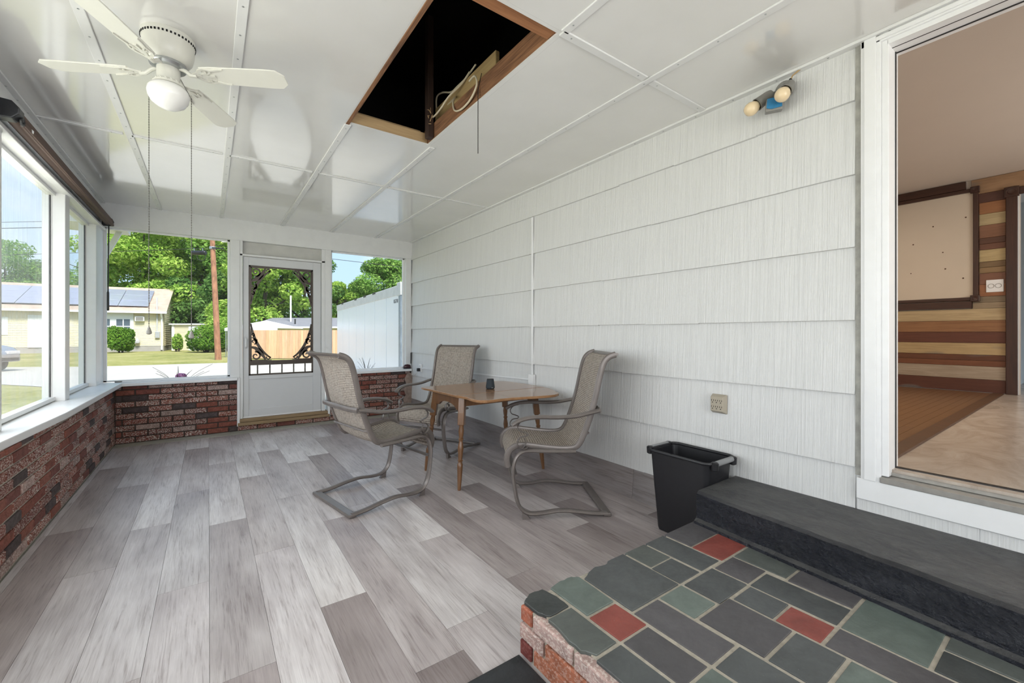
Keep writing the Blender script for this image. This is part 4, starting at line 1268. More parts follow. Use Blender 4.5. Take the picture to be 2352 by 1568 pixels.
def make_chair():
    root = empty('patio_chair', (0, 0, 0), cat='chair')
    for s in (-1, 1):
        MB().tube(smooth_pts([(x, s * 0.285, z) for x, z in BASEP]), 0.023, 8, side=(0, 1, 0), r2=0.0125).build('side_runner', TAUPE, root, smooth=True)
        MB().tube(smooth_pts([(x, s * 0.252, z) for x, z in TOPP]), 0.014, 8, side=(0, 1, 0), r2=0.021).build('side_rail', TAUPE, root, smooth=True)
        # arm
        arm = [(0.055, s * 0.272, 0.700), (0.12, s * 0.290, 0.690), (0.22, s * 0.302, 0.672), (0.34, s * 0.306, 0.668), (0.45, s * 0.306, 0.672), (0.54, s * 0.304, 0.664), (0.60, s * 0.302, 0.645), (0.635, s * 0.300, 0.622)]
        MB().tube(smooth_pts(arm), 0.026, 10, side=(0, 1, 0), r2=0.0135).build('armrest', TAUPE, root, smooth=True)
        # S scroll strap under the arm
        scr = [(0.535, 0.655), (0.575, 0.645), (0.60, 0.615), (0.592, 0.585), (0.560, 0.572), (0.535, 0.560), (0.545, 0.545), (0.58, 0.540), (0.602, 0.515), (0.598, 0.485), (0.57, 0.465), (0.55, 0.462), (0.535, 0.475)]
        MB().tube(smooth_pts([(x, s * 0.292, z) for x, z in scr]), 0.014, 6, side=(0, 1, 0), r2=0.004).build('arm_scroll', TAUPE, root, smooth=True)
        MB().tube(smooth_pts([(0.57, s * 0.292, 0.465), (0.545, s * 0.292, 0.50), (0.555, s * 0.292, 0.53)]), 0.012, 6, side=(0, 1, 0), r2=0.003).build('scroll_leaf', TAUPE, root, smooth=True)
    MB().box(-0.026, 0.026, -0.305, 0.305, 0.004, 0.026).build('rear_floor_bar', TAUPE, root, bevel=0.006, seg=2)
    MB().tube([(0.618, -0.28, 0.285), (0.618, 0.28, 0.285)], 0.009, 8, side=(0, 0, 1), r2=0.02).build('front_stretcher', TAUPE, root, smooth=True)
    MB().tube([(0.045, -0.275, 0.700), (0.03, -0.15, 0.700), (0.03, 0.15, 0.700), (0.045, 0.275, 0.700)], 0.018, 8, side=(0, 0, 1), r2=0.008).build('back_crossbar', TAUPE, root, smooth=True)
    MB().tube([(0.135, -0.252, 0.545), (0.115, -0.24, 0.545), (0.115, 0.24, 0.545), (0.135, 0.252, 0.545)], 0.008, 8).build('back_crossbar', TAUPE, root, smooth=True)
    MB().tube([(0.30, -0.25, 0.425), (0.30, 0.25, 0.425)], 0.008, 8).build('seat_stretcher', TAUPE, root, smooth=True)
    MB().tube([(-0.068, -0.262, 1.074), (-0.068, 0.262, 1.074)], 0.021, 10, side=(-0.9, 0, 0.3), r2=0.011).build('top_rail', TAUPE, root, smooth=True)
    for s in (-1, 1):
        MB().prism([(0.515, 0.0), (0.568, 0.0), (0.572, 0.058), (0.55, 0.042)], s * 0.285 - 0.012, s * 0.285 + 0.012, Matrix(((1, 0, 0, 0), (0, 0, 1, 0), (0, 1, 0, 0), (0, 0, 0, 1)))).build('glide', TAUPE, root)
    # sling
    P = smooth_pts([(x, 0, z) for x, z in TOPP], 3)
    W = 8
    vs_, fs_ = [], []
    for side in (0, 1):
        for i, p in enumerate(P):
            t = (P[min(i + 1, len(P) - 1)] - P[max(i - 1, 0)]).normalized()
            nrm = Vector((-t.z, 0, t.x))
            for k in range(W + 1):
                f = k / W * 2 - 1
                sag = 0.014 * (1 - f * f)
                sag2 = sag * (1 if 3 < i < len(P) - 4 else 0.2)
                # outward normal of the seat side is up/forward
                q = p + nrm * (sag2) + nrm * (0.0 if side == 0 else 0.004)
                vs_.append((q.x, f * 0.246, q.z))
    n = len(P)
    off = n * (W + 1)
    for i in range(n - 1):
        for k in range(W):
            a, b, c, d = i * (W + 1) + k, i * (W + 1) + k + 1, (i + 1) * (W + 1) + k + 1, (i + 1) * (W + 1) + k
            fs_.append((a, b, c, d))
            fs_.append((off + d, off + c, off + b, off + a))
    for i in range(n - 1):
        for k, sgn in ((0, 1), (W, -1)):
            a, d = i * (W + 1) + k, (i + 1) * (W + 1) + k
            fs_.append((a, d, off + d, off + a) if sgn > 0 else (off + a, off + d, d, a))
    for k in range(W):
        fs_.append((k, off + k, off + k + 1, k + 1))
        a = (n - 1) * (W + 1) + k
        fs_.append((a, a + 1, off + a + 1, off + a))
    MB().add(vs_, fs_).build('sling', MATS['sling'], root, smooth=True)
    return root


ch = make_chair()
chairs = [(ch, (0.717, 3.182), 10.5, 'taupe sling patio chair nearest the screen door side, its back to the windows'),
          (None, (2.311, 2.184), 149.4, 'taupe sling patio chair in front of the trash can, facing the table'),
          (None, (2.262, 4.245), 207.5, 'taupe sling patio chair behind the table by the far corner')]
for o, (x, y), a, lab in chairs:
    o = o or copy_tree(ch)
    o.location = (x, y, 0)
    o.rotation_euler = (0, 0, R(a))
    tag(o, lab, 'chair', 'sling patio chairs around the table')

# ------------------------------------------------------------------ table
tb = empty('drop_leaf_table', (2.0, 3.2, 0), label='scallop-edged wooden drop-leaf table with turned splayed legs', cat='table')
TZ = 0.738
main = [(1.552, 3.57), (1.546, 3.50), (1.556, 3.40), (1.562, 3.2), (1.566, 3.0), (1.568, 2.932), (2.455, 2.932), (2.462, 3.1), (2.462, 3.3), (2.450, 3.46), (2.43, 3.56), (2.38, 3.575)]
leaf = [(1.568, 2.928), (1.580, 2.87), (1.584, 2.80), (1.572, 2.72), (1.572, 2.66), (1.590, 2.61), (1.625, 2.585), (1.68, 2.580), (1.76, 2.588), (1.85, 2.580), (1.95, 2.560), (2.06, 2.530), (2.15, 2.512), (2.22, 2.516), (2.28, 2.545), (2.315, 2.59), (2.345, 2.66), (2.39, 2.74), (2.43, 2.83), (2.455, 2.928)]
MB().prism([(x - 2.0, y - 3.2) for x, y in main][::-1], TZ - 0.02, TZ).build('tabletop', OAK, tb, bevel=0.005, seg=2)
MB().prism([(x - 2.0, y - 3.2) for x, y in leaf], TZ - 0.02, TZ).build('drop_leaf', OAK, tb, bevel=0.005, seg=2)
legs = [((1.583, 2.920), (1.645, 2.98)), ((1.572, 3.518), (1.645, 3.45)), ((2.452, 2.945), (2.375, 2.985)), ((2.450, 3.52), (2.375, 3.45))]
for (fx, fy), (tx, ty) in legs:
    f, t = Vector((fx - 2.0, fy - 3.2, 0.0)), Vector((tx - 2.0, ty - 3.2, TZ - 0.021))
    Lg = (t - f).length
    q = (t - f).normalized().to_track_quat('Z', 'Y').to_matrix().to_4x4()
    Mx = Matrix.Translation(f) @ q
    prof = [(0.011, 0.0), (0.013, 0.01), (0.018, 0.10), (0.0215, 0.185), (0.0225, 0.215), (0.016, 0.23), (0.0155, 0.236), (0.023, 0.248), (0.0155, 0.258), (0.017, 0.27), (0.021, 0.32), (0.023, 0.35), (0.019, 0.385), (0.0155, 0.405), (0.015, 0.415), (0.022, 0.428), (0.015, 0.44), (0.0185, 0.46), (0.0225, 0.50), (0.017, 0.535), (0.021, 0.55)]
    lg = MB().lathe([(r_, z_ * 0.91) for r_, z_ in prof], 16, Mx)
    lg.build('leg', LEGW, tb, smooth=True)
    MB().box(-0.026, 0.026, -0.026, 0.026, 0.498, Lg - 0.001, Mx).build('leg_block', LEGW, tb, bevel=0.004)
# aprons with an arched lower edge
def apron(p0, p1, name='apron'):
    p0, p1 = Vector(p0), Vector(p1)
    L = (p1 - p0).length
    d = (p1 - p0).normalized()
    M = Matrix(((d.x, 0, -d.y, p0.x), (d.y, 0, d.x, p0.y), (0, 1, 0, 0), (0, 0, 0, 1)))
    pts = [(0, TZ - 0.022), (0, TZ - 0.135)]
    for k in range(9):
        t = k / 8
        pts.append((0.05 + (L - 0.10) * t, TZ - 0.135 + 0.045 * math.sin(math.pi * min(1, max(0, t))) ** 0.5))
    pts += [(L, TZ - 0.135), (L, TZ - 0.022)]
    MB().prism(pts, -0.010, 0.010, M).build(name, LEGW, tb)
apron((-0.362, -0.20), (-0.362, 0.23))
apron((0.375, -0.20), (0.375, 0.23))
B(-0.34, 0.36, -0.232, -0.212, TZ - 0.10, TZ - 0.022).build('apron', LEGW, tb)
B(-0.34, 0.36, 0.235, 0.255, TZ - 0.10, TZ - 0.022).build('apron', LEGW, tb)

spk = empty('smart_speaker', (1.985, 3.10, TZ), label='small charcoal tapered speaker standing on the table', cat='speaker')
MB().lathe([(0.030, 0.0), (0.036, 0.006), (0.0395, 0.014), (0.0385, 0.020), (0.031, 0.078), (0.029, 0.082)], 28).build('body', SPKFAB, spk, smooth=True)
MB().lathe([(0.029, 0.0822), (0.0305, 0.084), (0.029, 0.088), (0.022, 0.089)], 28).build('top_ring', BLACKPL, spk, smooth=True)
B(-0.012, 0.004, -0.0405, -0.0375, 0.012, 0.017).build('badge', GREYPL, spk)

# ------------------------------------------------------------------ trash can
tc_ = empty('trash_can', (2.385, 1.475, 0), label='tall narrow black plastic trash can standing against the siding', cat='trash can')


def rrect(hx, hy, r, n=5, bulge=0.0):
    pts = []
    for cx_, cy_, a0 in ((hx - r, hy - r, 0), (-hx + r, hy - r, 90), (-hx + r, -hy + r, 180), (hx - r, -hy + r, 270)):
        for k in range(n + 1):
            a = R(a0 + 90 * k / n)
            pts.append((cx_ + r * math.cos(a), cy_ + r * math.sin(a)))
    return [(x + (bulge * (1 - (y / hy) ** 2) if x > 0 else -bulge * (1 - (y / hy) ** 2)), y) for x, y in pts]


def loft(rings):
    vs_, fs_ = [], []
    n = len(rings[0][0])
    for pts, z in rings:
        vs_ += [(x, y, z) for x, y in pts]
    for i in range(len(rings) - 1):
        for k in range(n):
            fs_.append((i * n + k, i * n + (k + 1) % n, (i + 1) * n + (k + 1) % n, (i + 1) * n + k))
    return vs_, fs_, n


rings = [(rrect(0.108, 0.150, 0.02), 0.004), (rrect(0.112, 0.156, 0.025), 0.02), (rrect(0.124, 0.180, 0.03, bulge=0.004), 0.30), (rrect(0.132, 0.196, 0.035, bulge=0.010), 0.485), (rrect(0.128, 0.192, 0.032, bulge=0.010), 0.485), (rrect(0.119, 0.174, 0.028, bulge=0.004), 0.30), (rrect(0.106, 0.150, 0.022), 0.022)]
v_, f_, n_ = loft(rings)
f_.append(tuple(range(n_))[::-1])
f_.append(tuple((len(rings) - 1) * n_ + k for k in range(n_)))
MB().add(v_, f_).build('body', BLACKPL, tc_, smooth=True)
rim = rrect(0.138, 0.204, 0.038, bulge=0.010)
MB().tube([(x, y, 0.492) for x, y in rim] + [(rim[0][0], rim[0][1], 0.492)], 0.0095, 8).build('rim', BLACKPL, tc_, smooth=True)
for s in (-1, 1):
    MB().tube([(-0.085, s * 0.212, 0.490), (0.085, s * 0.212, 0.490)], 0.016, 12).build('handle_grip', plain('mid_grey_grip%d' % s, (0.27, 0.275, 0.28), 0.45, var=0.2), tc_, smooth=True)  # grips mid grey against the black body
    for q in (-1, 1):
        MB().lathe([(0.012, -0.03), (0.02, -0.025), (0.022, 0.012), (0.015, 0.018)], 10, Matrix.Translation((q * 0.098, s * 0.212, 0.485))).build('handle_lug', BLACKPL, tc_, smooth=True)
MB().tube([(0.035, -0.168, 0.22), (0.04, -0.180, 0.36), (0.02, -0.184, 0.385), (-0.03, -0.184, 0.385), (-0.05, -0.180, 0.36), (-0.045, -0.168, 0.22)], 0.004, 6).build('end_moulding', BLACKPL, tc_, smooth=True)

# ------------------------------------------------------------------ flood light, outlets, conduit
fl = empty('flood_light', (XR - 0.005, 1.03, 2.50), label='grey twin-head flood light with yellowed bulbs and blue tape under the ceiling edge', cat='light')
MB().lathe([(0.045, 0), (0.045, 0.022), (0.038, 0.03)], 20, Matrix.Translation((0, -0.012, 0.045)) @ Matrix.Rotation(R(-90), 4, 'Y')).build('wall_plate', GREYPL, fl, smooth=True)
MB().tube([(-0.02, -0.01, 0.03), (-0.05, 0.0, -0.01), (-0.075, 0.008, -0.035)], 0.014, 8).build('knuckle_arm', GREYPL, fl, smooth=True)


def head(p, d, n):
    p, d = Vector(p), Vector(d).normalized()
    M = Matrix.Translation(p) @ d.to_track_quat('Z', 'Y').to_matrix().to_4x4()
    h = MB().lathe([(0.012, -0.005), (0.024, 0.0), (0.029, 0.02), (0.033, 0.085), (0.035, 0.09), (0.031, 0.09), (0.026, 0.02), (0.004, 0.012)], 20, M).build('lamp_head', GREYPL, fl, smooth=True)
    MB().lathe([(0.019, 0.035), (0.019, 0.080), (0.022, 0.092)], 16, M).build('bulb_base', TAN, h, smooth=True)
    MB().lathe([(0.020, 0.088), (0.030, 0.100), (0.036, 0.120), (0.035, 0.138), (0.026, 0.154), (0.010, 0.162), (0.002, 0.163)], 24, M).build('bulb', BULB, h, smooth=True)
    MB().tube([(-0.015, -0.012, 0.04), tuple(p * 0.6 + Vector((0, 0, 0.02))), tuple(p)], 0.010, 8).build('swivel', GREYPL, h, smooth=True)


head((-0.045, 0.040, 0.035), (-0.42, 0.42, -0.42), 0)
head((-0.045, -0.052, 0.045), (-0.60, 0.0, -0.55), 1)
sb = MB().prism([(-0.035, 0.03), (0.035, 0.03), (0.04, -0.035), (-0.04, -0.035)], -0.03, 0.03, Matrix.Translation((-0.085, 0.012, -0.05)) @ Matrix.Rotation(R(28), 4, 'Z') @ Matrix.Rotation(R(80), 4, 'Y') @ Matrix.Rotation(R(90), 4, 'Z')).build('sensor_body', GREYPL, fl, bevel=0.006, seg=2)
MB().prism([(-0.034, 0.030), (0.033, 0.028), (0.036, -0.018), (0.012, -0.026), (-0.036, -0.022)], -0.036, -0.031, Matrix.Translation((-0.085, 0.012, -0.05)) @ Matrix.Rotation(R(28), 4, 'Z') @ Matrix.Rotation(R(80), 4, 'Y') @ Matrix.Rotation(R(90), 4, 'Z')).build('tape', TAPE, sb)
MB().tube([(-0.012, -0.04, 0.085), (-0.02, -0.055, 0.10), (-0.012, -0.085, 0.118), (-0.002, -0.10, 0.13)], 0.004, 6).build('supply_cable', plain('tan_cable', (0.45, 0.30, 0.14), 0.5, var=0.1), fl, smooth=True)
MB().lathe([(0.007, 0), (0.008, 0.012), (0.004, 0.018)], 8, Matrix.Translation((-0.015, -0.042, 0.074))).build('wire_nut', BLACKPL, fl, smooth=True)

ot = empty('power_tap', (XR - 0.002, 1.385, 0.785), label='tan six-way power tap plugged in low on the siding near the trash can', cat='outlet')
hw, hh = 0.048, 0.060
tv = [(0, -hw, -hh), (0, hw, -hh), (0, hw, hh), (0, -hw, hh), (-0.034, -hw + 0.012, -hh + 0.016), (-0.034, hw - 0.006, -hh + 0.016), (-0.034, hw - 0.006, hh - 0.016), (-0.034, -hw + 0.012, hh - 0.016)]
MB().add(tv, [(0, 1, 2, 3), (7, 6, 5, 4), (0, 4, 5, 1), (1, 5, 6, 2), (2, 6, 7, 3), (3, 7, 4, 0)]).build('body', TAN, ot, bevel=0.003)
for rr in (0.018, -0.020):
    for cc in (-0.022, 0.004, 0.029):
        sl = MB()
        for s in (-1, 1):
            sl.box(-0.0345, -0.0335, cc + s * 0.006 - 0.0014, cc + s * 0.006 + 0.0014, rr, rr + 0.009)
        sl.lathe([(0.003, -0.0005), (0.003, 0.001)], 8, Matrix.Translation((-0.0345, cc, rr - 0.008)) @ Matrix.Rotation(R(90), 4, 'Y'))
        sl.build('socket', HOLE, ot)
cn = empty('wire_raceway', (XR, 3.24, 0.76), label='white surface conduit dropping down the siding to a box above the table', cat='conduit')
B(-0.018, -0.004, -0.010, 0.010, 0.05, 1.585).build('vertical_raceway', WHITE2, cn, bevel=0.002)
B(-0.040, -0.002, -0.040, 0.030, -0.06, 0.06).build('junction_box', WHITE2, cn, bevel=0.003)
MB().bar((-0.010, 0.03, 0.01), (-0.010, 2.63, -0.055), 0.012, 0.016).build('level_raceway', WHITE2, cn)
wo = empty('wall_outlet', (XR, 5.905, 0.705), label='white outlet box on the siding in the far corner', cat='outlet')
B(-0.024, -0.002, -0.036, 0.036, -0.058, 0.058).build('box', WHITE2, wo, bevel=0.003)
for s in (-1, 1):
    B(-0.026, -0.024, -0.016, 0.016, s * 0.026 - 0.014, s * 0.026 + 0.014).build('socket', DOORGREY, wo)
ad_ = empty('power_adapter', (XR - 0.026, 5.905, 0.68), label='small black plug adapter in the corner outlet with a thin white cord', cat='adapter')
B(-0.045, -0.001, -0.018, 0.018, -0.022, 0.024).build('adapter_body', BLACKPL, ad_, bevel=0.004)
MB().tube(smooth_pts([(-0.03, 0, -0.022), (-0.03, 0.06, -0.06), (-0.01, 0.16, -0.10), (0.005, 0.26, -0.13)]), 0.002, 6).build('cord', CABLE, ad_)
rd = empty('sill_ornament', (2.50, YE + 0.005, 0.672), label='small dark red and black rounded device on the sill by the corner', cat='device')
MB().lathe([(0.046, 0.0), (0.056, 0.012), (0.060, 0.032), (0.055, 0.048), (0.040, 0.062), (0.012, 0.070)], 20, Matrix.Diagonal((1, 0.62, 1, 1))).build('body', BURG, rd, smooth=True)
MB().lathe([(0.057, 0.0), (0.062, 0.008), (0.058, 0.014)], 20, Matrix.Diagonal((1, 0.64, 1, 1))).build('base', BLACKPL, rd, smooth=True)
o = MB().tube([(XR - 0.022, YE - 0.02, 0.75), (XR - 0.02, YE - 0.02, 0.92)], 0.006, 6).build('antenna_rod', BLACKMT, smooth=True)
tag(o, 'short black rod upright in the far corner above the sill', 'rod')
o = MB().lathe([(0.018, 0), (0.022, 0.008), (0.018, 0.016)], 14, Matrix.Translation((-0.80, YE - 0.02, 0.683)) @ Matrix.Diagonal((1.5, 0.8, 1, 1))).build('window_latch', GREYPL, smooth=True)
tag(o, 'small grey oval latch lying on the sill corner', 'latch')

# hatch cables and string
cb = MB()
cb.tube(smooth_pts([(1.40, 2.92, 2.84), (1.405, 2.95, 2.93), (1.40, 2.93, 3.0), (1.40, 2.84, 2.99), (1.40, 2.70, 2.93), (1.395, 2.60, 2.92), (1.395, 2.48, 2.92), (1.40, 2.36, 2.95)], 5), 0.006, 6)
o = cb.build('looped_cable', CABLE, smooth=True)
tag(o, 'pale electrical cable looping round the far hatch corner', 'cable')
o = MB().tube(smooth_pts([(1.33, 2.32, 2.80), (1.322, 2.24, 2.79), (1.318, 2.21, 2.72), (1.316, 2.28, 2.665), (1.318, 2.40, 2.655), (1.322, 2.50, 2.69), (1.335, 2.55, 2.77), (1.38, 2.60, 2.84), (1.40, 2.75, 2.86)], 5), 0.006, 6).build('looped_cable', CABLE, smooth=True)
tag(o, 'pale electrical cable hanging in a big loop below the hatch joist', 'cable')
o = MB().tube(smooth_pts([(1.33, 2.90, 2.80), (1.32, 2.80, 2.78), (1.32, 2.70, 2.79), (1.33, 2.60, 2.83), (1.37, 2.50, 2.88), (1.39, 2.42, 2.93)], 5), 0.006, 6).build('looped_cable', CABLE, smooth=True)
tag(o, 'pale electrical cable lying along the inside of the hatch joist', 'cable')
o = MB().tube([(1.325, 2.165, 2.77), (1.300, 2.165, 2.66), (1.300, 2.165, 2.285)], 0.0022, 6).build('pull_string', BLACKMT)
tag(o, 'thin dark string hanging from the hatch edge', 'string')

# ------------------------------------------------------------------ outdoors; street frame: lateral, depth
SY, CY = math.sin(YAW), math.cos(YAW)
GZ = -0.15


def W(lat, dep, z=0.0):
    return Vector((dep * SY + lat * CY, dep * CY - lat * SY, z))


def frame(lat, dep, rot=0.0, z=GZ):
    """matrix: local x = street lateral (right), y = away, rotated by rot"""
    return Matrix.Translation(W(lat, dep, z)) @ Matrix.Rotation(-YAW + rot, 4, 'Z')


gr = MB()
gr.add([(-150, YE + 0.2, GZ), (150, YE + 0.2, GZ), (150, 170, GZ), (-150, 170, GZ)], [(0, 1, 2, 3)])
gr.add([(-80, -30, GZ), (-1.06, -30, GZ), (-1.06, YE + 0.2, GZ), (-80, YE + 0.2, GZ)], [(0, 1, 2, 3)])
tag(gr.build('lawn', MATS['grass']), 'dry green lawn across and beside the road', 'grass', kind='stuff')
rd_ = MB()
L0 = [W(-90, 11.9), W(-17, 12.3), W(-11, 10.5), W(-6, 8.5), Vector((1.0, 7.2, 0)), Vector((40, 7.2, 0)), Vector((40, 17.9, 0)), W(0, 22), W(-8, 21.6), W(-13, 19.6), W(-17, 17.3), W(-24, 16.7), W(-90, 16.7)]
rd_.add([(p.x, p.y, GZ + 0.012) for p in L0], [tuple(range(len(L0)))])
tag(rd_.build('road', ROAD), 'pale gravel road and driveway', kind='structure')


def leaf_mesh(name, mat, blobs, count, size, seed, flat=0.5):
    """blobs: (x,y,z,rx,ry,rz); leaves as folded quads scattered through the outer shell of each blob"""
    rn = np.random.default_rng(seed)
    vol = np.array([b[3] * b[4] * b[5] for b in blobs]) ** 0.67
    cnt = np.maximum(1, (count * vol / vol.sum()).astype(int))
    P, Nn = [], []
    for b, c in zip(blobs, cnt):
        d = rn.normal(size=(c, 3))
        d /= np.linalg.norm(d, axis=1)[:, None]
        r = 0.55 + 0.47 * rn.random(c) ** 0.5
        P.append(np.array(b[:3]) + d * r[:, None] * np.array(b[3:6]))
        Nn.append(d)
    P = np.concatenate(P)
    Nn = np.concatenate(Nn)
    n = len(P)
    nr = Nn + rn.normal(size=(n, 3)) * 0.7 + np.array([0, 0, 0.5])
    nr /= np.linalg.norm(nr, axis=1)[:, None]
    a = np.cross(nr, rn.normal(size=(n, 3)))
    a /= np.linalg.norm(a, axis=1)[:, None]
    bvec = np.cross(nr, a)
    s = size * (0.6 + 0.8 * rn.random(n))[:, None]
    V = np.empty((n, 4, 3))
    V[:, 0] = P - a * s
    V[:, 1] = P + bvec * s * flat
    V[:, 2] = P + a * s
    V[:, 3] = P - bvec * s * flat
    me = bpy.data.meshes.new(name)
    me.vertices.add(n * 4)
    me.vertices.foreach_set('co', V.reshape(-1))
    me.loops.add(n * 4)
    me.loops.foreach_set('vertex_index', np.arange(n * 4, dtype=np.int32))
    me.polygons.add(n)
    me.polygons.foreach_set('loop_start', np.arange(n, dtype=np.int32) * 4)
    me.polygons.foreach_set('loop_total', np.full(n, 4, dtype=np.int32))
    me.update(calc_edges=True)
    me.materials.append(mat)
    return me


def tree(lat, dep, h, rad, mat, seed, label, count=9000, trunk_h=None, size=0.17, group='trees behind the street', zbase=None):
    p = W(lat, dep, GZ)
    root = empty('tree', p, 0, label, 'tree', group)
    rn = random.Random(seed)
    th_ = trunk_h if trunk_h is not None else h * 0.3
    m = MB()
    m.tube([(0, 0, 0), (0.1, 0, th_), (0.0, 0.1, h * 0.75)], [0.28, 0.2, 0.05], 8)
    for k in range(6):
        a = rn.uniform(0, 6.28)
        z = rn.uniform(th_ * 0.8, h * 0.6)
        m.tube([(0.05, 0, z), (math.cos(a) * rad * 0.4, math.sin(a) * rad * 0.4, z + 1.0), (math.cos(a) * rad * 0.8, math.sin(a) * rad * 0.8, z + 1.8)], [0.11, 0.07, 0.02], 6)
    m.build('trunk', BARK, root, smooth=True)
    bl = []
    nb = 34
    for k in range(nb):
        a = rn.uniform(0, 6.28)
        f = rn.random() ** 0.5
        zz = rn.uniform(0, 1)
        lim = math.sin(math.pi * min(0.97, 0.22 + 0.75 * zz)) ** 0.7
        rr = rad * f * lim * 0.85
        br_ = rad * rn.uniform(0.24, 0.40)
        bl.append((math.cos(a) * rr, math.sin(a) * rr, th_ + (h - th_ - br_ * 0.6) * zz, br_, br_, br_ * rn.uniform(0.55, 0.8)))
    tag(inst('foliage', leaf_mesh('foliage', mat, bl, count, size, seed), root), kind='stuff')
    return root


LBm, LM, LD = MATS['leaf_bright'], MATS['leaf_mid'], MATS['leaf_dark']
T_ = [(-53.8, 45, 11.4, 4.5, LM, 1, 'tallest dark tree at the left edge of the first side window', 12000),
      (-57.0, 51, 10.4, 4.4, LD, 2, 'dark tree behind the yellow house in the middle of the first side window', 11000),
      (-52.5, 48, 9.2, 4.2, LM, 3, 'lower tree behind the yellow house at the right edge of the first side window', 11000),
      (-51.9, 50, 7.8, 4.0, LD, 4, 'low dark tree behind the solar roof in the second side window', 9000),
      (-45.3, 46, 9.5, 4.0, LM, 5, 'tree behind the solar roof hidden mostly by the corner post', 8000),
      (-39.2, 42, 13.0, 4.6, LBm, 6, 'tall bright tree at the left edge of the left end window', 20000),
      (-34.7, 40, 14.5, 5.0, LBm, 7, 'tall bright tree rising over the solar panels', 24000),
      (-34.2, 43, 15.0, 5.2, LBm, 8, 'tall bright tree over the gable of the yellow house', 24000),
      (-29.9, 41, 14.5, 5.0, LBm, 9, 'tall bright tree directly left of the utility pole', 24000),
      (-27.8, 42, 14.0, 4.6, LM, 10, 'tall green tree directly right of the utility pole', 20000),
      (-29.5, 38, 6.5, 2.8, LD, 15, 'low dark tree behind the cream shed', 9000),
      (-26.0, 38, 7.0, 2.8, LD, 16, 'low dark tree behind the large dense bush', 9000),
      (-21.3, 36.5, 12.5, 3.7, LBm, 17, 'large bright tree filling the left half of the screen door', 22000),
      (-19.6, 40, 11.5, 3.5, LD, 18, 'dark tree filling the right half of the screen door', 16000),
      (-25.9, 48, 12.5, 4.5, LM, 19, 'mid-green tree behind the bright tree in the screen door', 12000),
      (-17.6, 42, 6.5, 2.5, LBm, 20, 'small bright tree at the left edge of the right end window', 10000),
      (-15.9, 43, 6.6, 2.7, LBm, 21, 'rounded bright tree above the far end of the white trailer', 11000),
      (-13.3, 44, 9.3, 3.7, LM, 22, 'tallest tree in the right end window', 18000),
      (-11.0, 46, 9.8, 3.8, LD, 23, 'dark tree at the right edge of the right end window', 12000)]
for (la, de, hh_, ra, ma, se, lab, co) in T_:
    tree(la, de, hh_, ra, ma, se, lab, co, trunk_h=hh_ * 0.14, size=0.15)


def bush(lat, dep, rx, rz, seed, label, mat='leaf_bush', count=9000, size=0.07, zc=None):
    root = empty('bush', W(lat, dep, GZ), 0, label, 'bush', 'bushes in front of the house')
    m = MB()
    rn = random.Random(seed)
    for k in range(6):
        a = rn.uniform(0, 6.28)
        m.tube([(0.1 * math.cos(a), 0.1 * math.sin(a), 0), (rx * 0.4 * math.cos(a), rx * 0.4 * math.sin(a), rz)], [0.05, 0.02], 6)
    m.build('stems', BARK, root)
    bl = [(0, 0, rz, rx * 0.85, rx * 0.85, rz * 0.85)]
    for k in range(12):
        a = rn.uniform(0, 6.28)
        z = rn.uniform(0.5, 1.5)
        bl.append((math.cos(a) * rx * 0.55, math.sin(a) * rx * 0.55, rz * z, rx * 0.45, rx * 0.45, rz * 0.42))
    tag(inst('foliage', leaf_mesh('foliage', MATS[mat], bl, count, size, seed, 0.55), root), kind='stuff')


bush(-27.3, 29.6, 0.82, 0.98, 31, 'small rounded bush in front of the white panel of the yellow house')
bush(-21.9, 30.4, 1.40, 1.05, 32, 'large dense bush left of the utility pole', count=14000)
bush(-22.2, 33.2, 1.55, 1.45, 33, 'taller light green bush behind the large dense bush', 'leaf_bright', count=14000)
bush(-24.9, 31.6, 0.35, 0.75, 34, 'thin yellow-green shrub at the house corner', 'leaf_bright', 2500)

# neighbour house
HM = Matrix.Translation(W(-26.7, 32.6, GZ)) @ Matrix.Rotation(-YAW + math.atan2(0.5446, 0.8387), 4, 'Z')
# local: -x along the facade to the left, +y away
house = empty('yellow_house', (0, 0, 0), 0, 'pale yellow clapboard house with solar panels on its tan roof', 'house')
house.matrix_world = HM


def clap(x0, x1, z0, z1, step=0.115):
    m = MB()
    z = z0
    while z < z1 - 0.01:
        zt = min(z + step, z1)
        m.add([(x0, -0.02, z), (x1, -0.02, z), (x1, -0.002, zt), (x0, -0.002, zt)], [(0, 1, 2, 3)])
        m.add([(x0, -0.02, z), (x1, -0.02, z), (x1, 0.0, z), (x0, 0.0, z)], [(3, 2, 1, 0)])
        z += step
    return m


B(-24, -0.05, 0, 8, 0, 0.42).build('foundation', FOUND, house)
B(-24, -0.05, 0.0, 8, 0.42, 3.05).build('wall', YELLOW, house)
clap(-24, -0.05, 0.42, 2.95).build('siding', YELLOW, house)
gb = MB().prism([(0.0, 3.05), (8.0, 3.05), (4.0, 4.92)], -0.12, -0.02, Matrix(((0, 0, 1, 0), (1, 0, 0, 0), (0, 1, 0, 0), (0, 0, 0, 1))))
gb.build('gable_wall', YELLOW, house)
gs = MB()
for k in range(30):
    z = 0.42 + 0.15 * k
    if z > 4.75:
        break
    if z < 3.05:
        ya, yb = 0.0, 8.0
    else:
        w_ = (z - 3.05) / 1.87 * 4.0
        ya, yb = w_, 8 - w_
    gs.add([(0.0, ya, z), (0.0, yb, z), (-0.03, yb, z + 0.15), (-0.03, ya, z + 0.15)], [(0, 1, 2, 3)])
    gs.add([(0.0, ya, z), (0.0, yb, z), (-0.03, yb, z), (-0.03, ya, z)], [(3, 2, 1, 0)])
gs.build('gable_siding', YELLOW, house)
rfm = MB()
